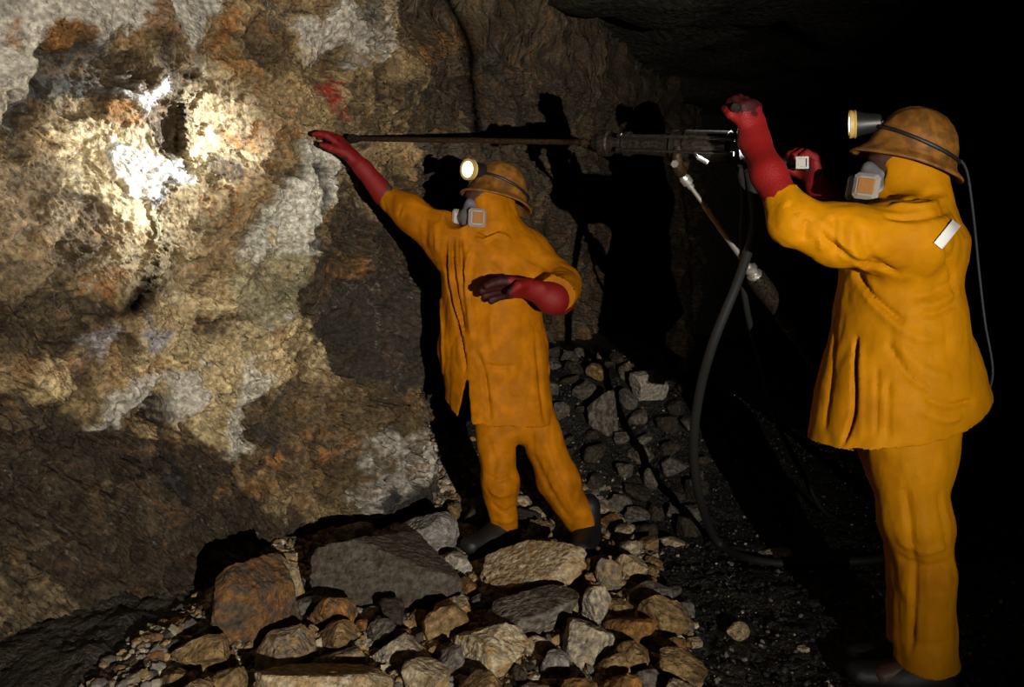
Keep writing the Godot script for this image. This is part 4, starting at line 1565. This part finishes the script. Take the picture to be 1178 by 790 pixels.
func boot(person: Node3D, ankle: Vector3, toe: Vector3, ground: float) -> void:
	var s := Soft.new()
	var d := toe - ankle
	d.y = 0
	d = d.normalized()
	var heel := Vector3(ankle.x, ground + 0.045, ankle.z) - d * 0.05
	var tip := heel + d * 0.235
	s.limbs.append(limb(ankle + Vector3(0, 0.10, 0), Vector3(ankle.x, ground + 0.07, ankle.z), 0.055, 0.055, 0.04))
	s.limbs.append(limb(heel, heel + d * 0.12, Vector2(0.042, 0.045), Vector2(0.050, 0.045), 0.04, d.cross(Vector3.UP)))
	s.limbs.append(limb(heel + d * 0.10, tip, Vector2(0.050, 0.042), Vector2(0.045, 0.036), 0.04, d.cross(Vector3.UP)))
	s.planes.append(Plane(Vector3.DOWN, -(ground + 0.022)))
	var o := put(soft_mesh(net(s, 0.010), person.position), "boot", M.boot, person)
	o.set_meta("label", "black rubber boot")
	# sole
	var b := Bag.new()
	var list := []
	for h in [0.0, 0.006, 0.022, 0.026]:
		var ring := []
		for j in 28:
			var a := -TAU * j / 28
			var x := cos(a)
			var w := (0.046 + 0.008 * smoothstep(-0.2, 0.7, x)) * (0.94 if h == 0.0 or h > 0.025 else 1.0)
			var q := heel + d * (0.0925 + 0.142 * x) + d.cross(Vector3.UP) * sin(a) * w
			ring.append(Vector3(q.x, ground + h, q.z) - person.position)
		list.append(ring)
	b.rings(list)
	put(bag_mesh(b), "sole", M.rubber, o)

# the person under the clothes, one skin from heels to crown
func body(person: Node3D, j: Dictionary, fwd: Vector3, up: Vector3) -> void:
	var s := Soft.new()
	var side := fwd.cross(up).normalized()
	s.limbs.append(limb(j.pelvis, j.chest, Vector2(0.11, 0.085), Vector2(0.14, 0.10), 0.06, side))
	s.limbs.append(limb(j.chest, j.neck, 0.10, 0.055, 0.05))
	s.limbs.append(limb(j.neck, j.head - up * 0.04, 0.055, 0.052, 0.03))
	for k in 2:
		s.limbs.append(limb(j.hip[k], j.knee[k], 0.066, 0.050, 0.05))
		s.limbs.append(limb(j.knee[k], j.ankle[k], 0.050, 0.038, 0.03))
		s.limbs.append(limb(j.ankle[k], j.ankle[k] + j.toe[k] * 0.13 - Vector3(0, 0.03, 0), 0.038, 0.03, 0.03))
		s.limbs.append(limb(j.shoulder[k], j.elbow[k], 0.046, 0.034, 0.05))
		s.limbs.append(limb(j.elbow[k], j.wrist[k], 0.034, 0.018, 0.03))
	var n := net(s, 0.014)
	# the head on a finer grid: skull, jaw, brow, nose, lips, ears
	var h := Soft.new()
	var c: Vector3 = j.head
	h.limbs.append(limb(c - fwd * 0.03 + up * 0.03, c + fwd * 0.015 + up * 0.03, 0.078, 0.074, 0.04))
	h.limbs.append(limb(c + fwd * 0.02 - up * 0.01, c + fwd * 0.035 - up * 0.075, Vector2(0.062, 0.055), Vector2(0.042, 0.04), 0.04, side))
	h.limbs.append(limb(c - up * 0.05, j.neck, 0.055, 0.056, 0.03))
	h.limbs.append(limb(c + fwd * 0.082 + up * 0.012, c + fwd * 0.102 - up * 0.026, 0.010, 0.015, 0.012))
	h.limbs.append(limb(c + fwd * 0.074 - side * 0.02 - up * 0.052, c + fwd * 0.074 + side * 0.02 - up * 0.052, 0.011, 0.011, 0.01))
	for k in [-1, 1]:
		h.limbs.append(limb(c + fwd * 0.078 + side * k * 0.016 + up * 0.026, c + fwd * 0.066 + side * k * 0.045 + up * 0.024, 0.011, 0.009, 0.015))
		h.limbs.append(limb(c + fwd * 0.066 + side * k * 0.031 + up * 0.006, c + fwd * 0.0665 + side * k * 0.031 + up * 0.006, 0.0125, 0.0125, 0.004))
		h.limbs.append(limb(c - fwd * 0.005 + side * k * 0.077 + up * 0.015, c - fwd * 0.005 + side * k * 0.075 - up * 0.02, Vector2(0.02, 0.010), Vector2(0.012, 0.008), 0.008, fwd))
	var m := net(h, 0.006)
	var v: PackedVector3Array = n[0]
	var idx: PackedInt32Array = n[1]
	var at := v.size()
	v.append_array(m[0])
	for q in m[1]: idx.append(q + at)
	put(soft_mesh([v, idx], person.position), "body", M.skin, person)

# cuts away what lies below the line through two points, level in depth
func nt_plane(s: Soft, a: Vector3, b: Vector3) -> void:
	var n := (b - a).normalized().cross(Vector3.BACK).normalized()
	s.planes.append(Plane(n if n.y < 0 else -n, a))

# a strip of tape laid on cloth
func tape(person: Node3D, s: Soft, from: Vector2, to: Vector2, width: float) -> void:
	var b := Bag.new()
	var left := []
	var across := Vector2(to.y - from.y, from.x - to.x).normalized() * width / 2.0
	var list := []
	for i in 9:
		var c := from.lerp(to, i / 8.0)
		var ring := []
		for j in 5:
			var q := c + across * (j / 2.0 - 1.0)
			var p := meet(s, q.x, q.y)
			ring.append(p + (EYE - p).normalized() * 0.007 - person.position)
		for j in 5:
			ring.append(ring[4 - j] - (EYE - person.position - ring[4 - j]).normalized() * 0.006)
		list.append(ring)
	b.rings(list)
	var o := put(bag_mesh(b), "reflective_tape", M.tape, person)
	o.set_meta("label", "white reflective tape on the back of the jacket")

func glove(person: Node3D, s: Soft, mt: Material, seed_: int, words: String, dirt := 0.15, from := Vector3.ZERO, axis := Vector3.ZERO) -> void:
	var tint := noise_tint(seed_, 11.0, Color(1, 1, 1), Color(0.16, 0.22, 0.20), dirt, 0.25)
	tint.soiled_from = from
	tint.soiled_axis = axis.normalized()
	var o := put(soft_mesh(net(s, 0.005), person.position, tint), "glove", mt, person)
	o.set_meta("label", words)

# ---------------------------------------------------------------- the one standing at the right, holding up the drill
func build_right_person():
	var D := 2.65
	var t := base("person", Vector3(P(1050, 700, D).x, 0.0, -D))
	tag(t, "person in clean bright yellow oilskins seen from the side, steadying the drill, tape on back", "person")
	var Z := Vector3.BACK
	# jacket with hood
	var s := Soft.new()
	s.limbs.append(limb(P(1029, 288, D), P(1032, 372, D), Vector2(0.158, 0.19), Vector2(0.175, 0.20), 0.07, Vector3.RIGHT))
	s.limbs.append(limb(P(1034, 372, D), P(1034, 450, D), Vector2(0.180, 0.20), Vector2(0.235, 0.215), 0.06, Vector3.RIGHT))
	s.limbs.append(limb(P(1032, 450, D), P(1000, 545, D), Vector2(0.228, 0.215), Vector2(0.205, 0.21), 0.06, Vector3.RIGHT))
	s.limbs.append(limb(P(1080, 420, D), P(1086, 455, D), 0.10, 0.118, 0.07))
	s.limbs.append(limb(P(1044, 268, 2.50), P(1044, 268, 2.80), 0.097, 0.097, 0.08))
	s.limbs.append(limb(P(1046, 236, D), P(1046, 275, D), 0.10, 0.16, 0.09))
	s.limbs.append(limb(P(1051, 198, D), P(1050, 240, D), Vector2(0.102, 0.097), Vector2(0.104, 0.105), 0.05, Vector3.RIGHT))
	s.limbs.append(limb(P(1036, 196, D), P(1029, 222, D), Vector2(0.084, 0.086), Vector2(0.064, 0.08), 0.04, Vector3.RIGHT))
	# near arm, raised; the far one behind it
	s.limbs.append(limb(P(1046, 274, 2.47), P(965, 270, 2.43), 0.105, 0.085, 0.07))
	s.limbs.append(limb(P(965, 270, 2.43), P(917, 257, 2.43), 0.085, 0.073, 0.05))
	s.limbs.append(limb(P(914, 253, 2.43), P(896, 222, 2.47), 0.070, 0.055, 0.04, Vector3.RIGHT, true))
	s.limbs.append(limb(P(1040, 276, 2.83), P(990, 268, 2.95), 0.10, 0.08, 0.07))
	s.limbs.append(limb(P(990, 268, 2.95), P(962, 243, 2.96), 0.075, 0.056, 0.04, Vector3.RIGHT, true))
	# the opening of the hood
	s.cuts.append(limb(P(982, 206, D), P(995, 202, D), Vector2(0.085, 0.085), Vector2(0.062, 0.068), 0.02, Vector3.UP))
	# hem
	var hem := Plane(P(925, 512, 2.62), P(985, 518, 2.5), P(1098, 497, 2.5))
	s.planes.append(hem if hem.normal.y < 0 else Plane(-hem.normal, -hem.d))
	nt_plane(s, P(1140, 466, 2.56), P(1096, 499, 2.52))
	var nt := net(s, 0.0085)
	fold(s, nt, [
		[[979, 308, 1009, 346, 1043, 373], 0.010, -0.020],
		[[984, 322, 1015, 358, 1050, 386, 1090, 392], 0.020, 0.010],
		[[984, 380, 982, 430, 980, 475, 967, 515], 0.008, -0.024],
		[[990, 385, 990, 440, 988, 510], 0.012, 0.006],
		[[1058, 361, 1080, 360, 1106, 346], 0.010, -0.010],
		[[1050, 350, 1078, 349, 1108, 332], 0.012, 0.008],
		[[1045, 340, 1072, 338, 1100, 322], 0.010, -0.008],
		[[1020, 392, 1043, 430, 1075, 452], 0.010, -0.012],
		[[1030, 388, 1060, 424, 1100, 436], 0.020, 0.010],
		[[1062, 456, 1092, 468, 1127, 460], 0.010, -0.014],
		[[1056, 470, 1085, 483, 1112, 480], 0.014, 0.010],
		[[1009, 418, 1007, 506], 0.008, -0.006],
		[[941, 258, 956, 282, 994, 305, 1030, 314], 0.010, -0.012],
		[[952, 252, 970, 284, 1005, 300], 0.014, 0.008],
		[[1088, 270, 1096, 310, 1100, 350], 0.014, -0.008],
		[[965, 330, 955, 420, 945, 500], 0.012, -0.010],
		[[930, 250, 926, 280], 0.012, -0.010],
		[[945, 248, 944, 292], 0.013, 0.008],
		[[958, 246, 962, 298], 0.012, -0.012],
		[[975, 250, 985, 300, 1010, 318], 0.014, 0.010],
		[[990, 255, 1005, 300, 1040, 320], 0.014, -0.010],
		[[1020, 232, 1060, 236, 1092, 226], 0.014, 0.012],
		[[1015, 246, 1060, 250, 1096, 240], 0.013, -0.012],
		[[1010, 214, 1040, 226, 1085, 218], 0.012, -0.008],
		[[905, 232, 918, 246], 0.010, -0.007],
		[[1022, 430, 1022, 512], 0.010, -0.006],
	], 401, 0.005)
	put(soft_mesh(nt, t.position, noise_tint(402, 3.0, Color(1, 1, 1), Color(0.80, 0.72, 0.6), 0.1, 0.5)), "jacket", M.oilskin_0, t).set_meta("label", "bright yellow-orange oilskin jacket with hood")
	tape(t, s, Vector2(1079, 283), Vector2(1101, 256), 12.0)
	# trousers
	s = Soft.new()
	var near := 2.57
	var far := 2.74
	s.limbs.append(limb(P(1043, 470, D), P(1043, 515, D), Vector2(0.15, 0.19), Vector2(0.14, 0.18), 0.06, Vector3.RIGHT))
	s.limbs.append(limb(P(1037, 505, near), P(1053, 600, near), 0.115, 0.100, 0.05))
	s.limbs.append(limb(P(1054, 600, near), P(1063, 660, near), 0.102, 0.088, 0.04))
	s.limbs.append(limb(P(1063, 660, near), P(1066, 766, near), 0.088, Vector2(0.095, 0.095), 0.04, Vector3.RIGHT, true))
	s.limbs.append(limb(P(1036, 505, far), P(1052, 640, far), 0.108, 0.086, 0.02))
	s.limbs.append(limb(P(1052, 640, far), P(1056, 752, far), 0.086, 0.092, 0.02, Vector3.RIGHT, true))
	nt = net(s, 0.010)
	fold(s, nt, [
		[[1030, 640, 1060, 652, 1096, 648], 0.014, -0.010],
		[[1028, 620, 1060, 634, 1098, 625], 0.014, 0.008],
		[[1040, 545, 1052, 660, 1046, 760], 0.011, -0.012],
		[[1056, 520, 1066, 620, 1070, 760], 0.016, 0.006],
		[[1034, 735, 1068, 742, 1100, 738], 0.010, -0.006],
		[[1080, 560, 1092, 640], 0.014, -0.008],
	], 411, 0.005)
	put(soft_mesh(nt, t.position, noise_tint(412, 3.0, Color(1, 1, 1), Color(0.74, 0.64, 0.5), 0.1, 0.5)), "trousers", M.oilskin_0, t).set_meta("label", "yellow-orange oilskin trousers")
	# gloves: long red gauntlets
	s = Soft.new()
	var wrist := P(868, 163, 2.58)
	s.limbs.append(limb(P(902, 234, 2.45), P(884, 200, 2.50), 0.050, 0.047, 0.03))
	s.limbs.append(limb(P(884, 200, 2.50), wrist, 0.047, 0.042, 0.03))
	s.limbs.append(limb(wrist, P(865, 142, 2.60), Vector2(0.042, 0.036), Vector2(0.042, 0.034), 0.03))
	hand_limbs(s, P(867, 152, 2.585), Vector3(-0.12, 1.0, -0.05), Vector3(-0.55, 0.1, -1.0), 1.0, [0.75, 0.85, 0.9, 0.95], 0.04, 0.5, 0.95)
	glove(t, s, M.glove, 421, "bright red rubber gauntlet, grimy at the fingertips", 0.42, P(866, 130, 2.58), Vector3.UP)
	s = Soft.new()
	var w2 := P(940, 213, 2.95)
	s.limbs.append(limb(P(968, 246, 2.96), P(950, 226, 2.96), 0.045, 0.042, 0.03))
	s.limbs.append(limb(P(950, 226, 2.96), w2, 0.042, 0.040, 0.03))
	hand_limbs(s, w2, Vector3(-0.25, 1.0, -0.1), Vector3(-1.0, -0.2, 0.15), -1.0, [0.75, 0.8, 0.85, 0.9], 0.04, 0.6, 1.1)
	glove(t, s, M.glove_worn, 422, "dark red gauntlet of the far hand on the valve", 0.30)
	# head gear
	var fwd := Vector3(-0.90, 0.34, -0.24).normalized()
	var up := (Vector3.UP - fwd * fwd.y).normalized()
	var hb := Basis(fwd, up, fwd.cross(up))
	var hat := P(1049, 177, D)
	helmet(t, hat, hb, M.lens_0, 431, Vector3(-0.94, -0.01, -0.30))
	cap_beam(t, hat, hb, Vector3(-0.94, -0.01, -0.30), P(182, 200, 3.3), 62.0, 12.0, Color(0.86, 0.92, 1.0))
	var fo := Vector3(-0.95, 0.16, -0.2).normalized()
	respirator(t, P(998, 210, D), fo, (Vector3.UP - fo * fo.y).normalized())
	# lamp cable down the back
	var b := Bag.new()
	var line := []
	for p in [P(1105, 184, 2.66), P(1113, 200, 2.68), P(1120, 250, 2.72), P(1126, 310, 2.76), P(1133, 370, 2.76), P(1142, 430, 2.74), P(1128, 470, 2.70)]: line.append(p - t.position)
	b.tube(line, [0.0042], 8, 8)
	put(bag_mesh(b), "lamp_cable", M.cable, t)
	boot(t, P(1064, 740, 2.57), P(1000, 740, 2.60), floor_y(1.19, -2.57))
	boot(t, P(1056, 735, 2.74), P(980, 735, 2.74), floor_y(1.24, -2.74))
	body(t, {"pelvis": P(1043, 480, D), "chest": P(1040, 310, D), "neck": P(1045, 240, D), "head": P(1036, 196, D), "hip": [P(1043, 500, near), P(1040, 500, far)], "knee": [P(1062, 640, near), P(1048, 640, far)],
		"ankle": [P(1066, 765, near), P(1054, 750, far)], "toe": [Vector3.LEFT, Vector3.LEFT], "shoulder": [P(1044, 275, 2.50), P(1042, 276, 2.80)], "elbow": [P(917, 258, 2.43), P(990, 268, 2.95)],
		"wrist": [P(870, 170, 2.56), P(944, 218, 2.95)]}, fo, Vector3.UP)

# ---------------------------------------------------------------- the one at the face, reaching up to the drill steel
func build_left_person():
	var D := 3.68
	var t := base("person", Vector3(P(610, 600, D).x, 0.0, -D))
	tag(t, "person in grimy yellow oilskins reaching up to guide the drill steel at the rock", "person")
	var s := Soft.new()
	s.limbs.append(limb(P(562, 292, D), P(567, 400, D), Vector2(0.200, 0.16), Vector2(0.222, 0.18), 0.08, Vector3.RIGHT))
	s.limbs.append(limb(P(567, 400, D), P(578, 520, D), Vector2(0.222, 0.18), Vector2(0.236, 0.20), 0.06, Vector3.RIGHT))
	s.limbs.append(limb(P(522, 278, 3.62), P(604, 292, 3.74), 0.10, 0.10, 0.08))
	s.limbs.append(limb(P(567, 262, D), P(565, 292, D), 0.085, 0.14, 0.08))
	s.limbs.append(limb(P(569, 229, D), P(573, 266, D), Vector2(0.090, 0.092), Vector2(0.09, 0.095), 0.04, Vector3.RIGHT))
	s.limbs.append(limb(P(560, 229, 3.64), P(568, 256, 3.62), 0.072, 0.066, 0.04))
	# the arm that reaches up, and the bent one
	s.limbs.append(limb(P(518, 276, 3.62), P(472, 246, 3.65), 0.100, 0.076, 0.06))
	s.limbs.append(limb(P(472, 246, 3.65), P(436, 219, 3.70), 0.076, 0.050, 0.04, Vector3.RIGHT, true))
	s.limbs.append(limb(P(606, 296, 3.72), P(645, 328, 3.64), 0.095, 0.088, 0.06))
	s.limbs.append(limb(P(645, 328, 3.64), P(640, 340, 3.44), 0.086, 0.080, 0.04, Vector3.RIGHT, true))
	s.cuts.append(limb(P(524, 243, 3.52), P(532, 243, 3.60), 0.068, 0.060, 0.02))
	# the front hangs open at the bottom: a slit between its two sides
	s.cuts.append(limb(P(538, 436, 3.55), P(532, 520, 3.55), Vector2(0.004, 0.5), Vector2(0.050, 0.5), 0.02, Vector3.RIGHT))
	var h0 := P(545, 487, 3.53)
	var h2 := P(640, 494, 3.53)
	var nrm := (h2 - h0).normalized().cross(Vector3.BACK).normalized()
	s.planes.append(Plane(nrm if nrm.y < 0 else -nrm, h0))
	var h3 := P(505, 455, 3.6)
	var h4 := P(527, 477, 3.6)
	nrm = (h4 - h3).normalized().cross(Vector3.BACK).normalized()
	s.planes.append(Plane(nrm if nrm.y < 0 else -nrm, h4))
	var nt := net(s, 0.0075)
	fold(s, nt, [
		[[513, 272, 513, 310, 520, 350, 531, 400, 536, 430], 0.008, -0.030],
		[[521, 270, 521, 310, 527, 350, 534, 385], 0.007, -0.026],
		[[531, 272, 531, 300, 533, 330], 0.007, -0.020],
		[[517, 272, 517, 310, 524, 352, 533, 392], 0.006, 0.012],
		[[526, 270, 526, 310, 531, 350], 0.006, 0.010],
		[[543, 282, 535, 310, 537, 350, 545, 400], 0.014, 0.014],
		[[545, 400, 556, 425, 560, 450, 565, 488], 0.008, -0.016],
		[[504, 300, 508, 360, 507, 440], 0.012, 0.010],
		[[545, 272, 556, 276, 572, 268, 590, 275], 0.012, 0.016],
		[[548, 262, 562, 268, 578, 262], 0.010, -0.014],
		[[556, 420, 575, 422, 592, 422], 0.009, -0.010],
		[[588, 452, 604, 454], 0.010, -0.008],
		[[618, 380, 622, 440, 628, 490], 0.018, -0.010],
		[[560, 300, 580, 320, 575, 345], 0.014, -0.010],
		[[600, 300, 625, 312, 640, 318], 0.014, 0.010],
		[[590, 310, 615, 326, 632, 332], 0.012, -0.012],
		[[490, 248, 488, 285], 0.014, -0.008],
		[[500, 252, 502, 292], 0.013, 0.008],
		[[462, 232, 456, 250], 0.010, -0.006],
		[[570, 330, 565, 380, 575, 410], 0.02, 0.008],
	], 501, 0.006)
	put(soft_mesh(nt, t.position, noise_tint(502, 2.4, Color(1, 1, 1), Color(0.60, 0.55, 0.50), 0.05, 0.6)), "jacket", M.oilskin_1, t).set_meta("label", "grimy yellow-orange oilskin jacket hanging open, hood up")
	# trousers
	s = Soft.new()
	s.limbs.append(limb(P(592, 425, D), P(590, 480, D), Vector2(0.15, 0.13), Vector2(0.13, 0.12), 0.03, Vector3.RIGHT))
	s.limbs.append(limb(P(567, 470, 3.64), P(574, 555, 3.60), 0.084, 0.080, 0.02))
	s.limbs.append(limb(P(574, 555, 3.60), P(581, 615, 3.64), 0.080, 0.058, 0.03, Vector3.RIGHT, true))
	s.limbs.append(limb(P(612, 470, D), P(642, 552, 3.64), 0.092, 0.088, 0.02))
	s.limbs.append(limb(P(642, 552, 3.64), P(674, 611, D), 0.088, 0.068, 0.03, Vector3.RIGHT, true))
	nt = net(s, 0.010)
	fold(s, nt, [
		[[556, 545, 575, 553, 594, 545], 0.011, -0.010],
		[[558, 560, 575, 572, 596, 565], 0.011, 0.008],
		[[562, 580, 580, 590, 597, 580], 0.010, -0.010],
		[[564, 598, 580, 602, 597, 596], 0.010, 0.007],
		[[560, 500, 572, 540], 0.012, -0.008],
		[[625, 500, 640, 545, 668, 600], 0.014, 0.008],
		[[612, 520, 630, 560, 660, 605], 0.012, -0.010],
	], 511, 0.006)
	put(soft_mesh(nt, t.position, noise_tint(512, 2.4, Color(1, 1, 1), Color(0.58, 0.54, 0.5), 0.05, 0.6)), "trousers", M.oilskin_1, t).set_meta("label", "grimy yellow-orange oilskin trousers")
	# gauntlets
	s = Soft.new()
	s.limbs.append(limb(P(442, 224, 3.69), P(418, 194, 3.67), 0.050, 0.036, 0.03))
	s.limbs.append(limb(P(418, 194, 3.67), P(404, 180, 3.65), 0.036, 0.029, 0.02))
	hand_limbs(s, P(405, 181, 3.64), Vector3(-0.62, 0.75, 0.0), Vector3(-0.9, -0.7, -0.3), 1.0, [0.30, 0.36, 0.42, 0.45], 0.12, 0.25, 1.12)
	glove(t, s, M.glove_worn, 521, "red gauntlet of the raised hand at the rock face", 0.22)
	s = Soft.new()
	s.limbs.append(limb(P(643, 345, 3.52), P(634, 343, 3.44), 0.064, 0.060, 0.02, Vector3.RIGHT))
	s.limbs.append(limb(P(636, 343, 3.45), P(614, 334, 3.40), 0.056, 0.040, 0.03))
	hand_limbs(s, P(619, 334, 3.40), Vector3(-0.98, 0.10, 0.05), Vector3(0.02, -0.75, 0.62), 1.0, [0.22, 0.2, 0.22, 0.26], 0.02, 0.55, 1.3, 1.15)
	glove(t, s, M.glove_worn, 522, "dark red gauntlet held across the chest, black with grime", 0.30, P(590, 332, 3.4), Vector3(-0.9, -0.45, 0.2))
	# head gear
	var fwd := Vector3(-0.70, 0.34, 0.62).normalized()
	var up := (Vector3.UP - fwd * fwd.y).normalized()
	var hb := Basis(fwd, up, fwd.cross(up))
	var hat := P(574, 224, 3.68)
	helmet(t, hat, hb, M.lens_1, 531, Vector3(-0.66, 0.0, 0.72))
	cap_beam(t, hat, hb, Vector3(-0.66, 0.0, 0.72), Vector3(-2.3, 1.5, -1.9), 5.0, 22.0, Color(1.0, 0.94, 0.82))
	var fo := Vector3(-0.80, 0.05, 0.60).normalized()
	respirator(t, P(541, 246, 3.60), fo, (Vector3.UP - fo * fo.y).normalized())
	boot(t, P(579, 610, 3.64), P(520, 610, 3.45), floor_y(-0.04, -3.64))
	boot(t, P(676, 610, 3.68), P(660, 610, 3.35), floor_y(0.32, -3.68))
	body(t, {"pelvis": P(588, 425, D), "chest": P(566, 320, D), "neck": P(570, 266, D), "head": P(560, 232, 3.66), "hip": [P(568, 470, 3.64), P(612, 470, D)], "knee": [P(574, 555, 3.60), P(642, 552, 3.64)],
		"ankle": [P(580, 612, 3.64), P(674, 610, D)], "toe": [Vector3(-0.6, 0, 0.7), Vector3(-0.1, 0, 1)], "shoulder": [P(524, 280, 3.62), P(602, 294, 3.74)], "elbow": [P(472, 246, 3.65), P(645, 330, 3.62)],
		"wrist": [P(408, 183, 3.70), P(622, 335, 3.40)]}, fo, Vector3.UP)
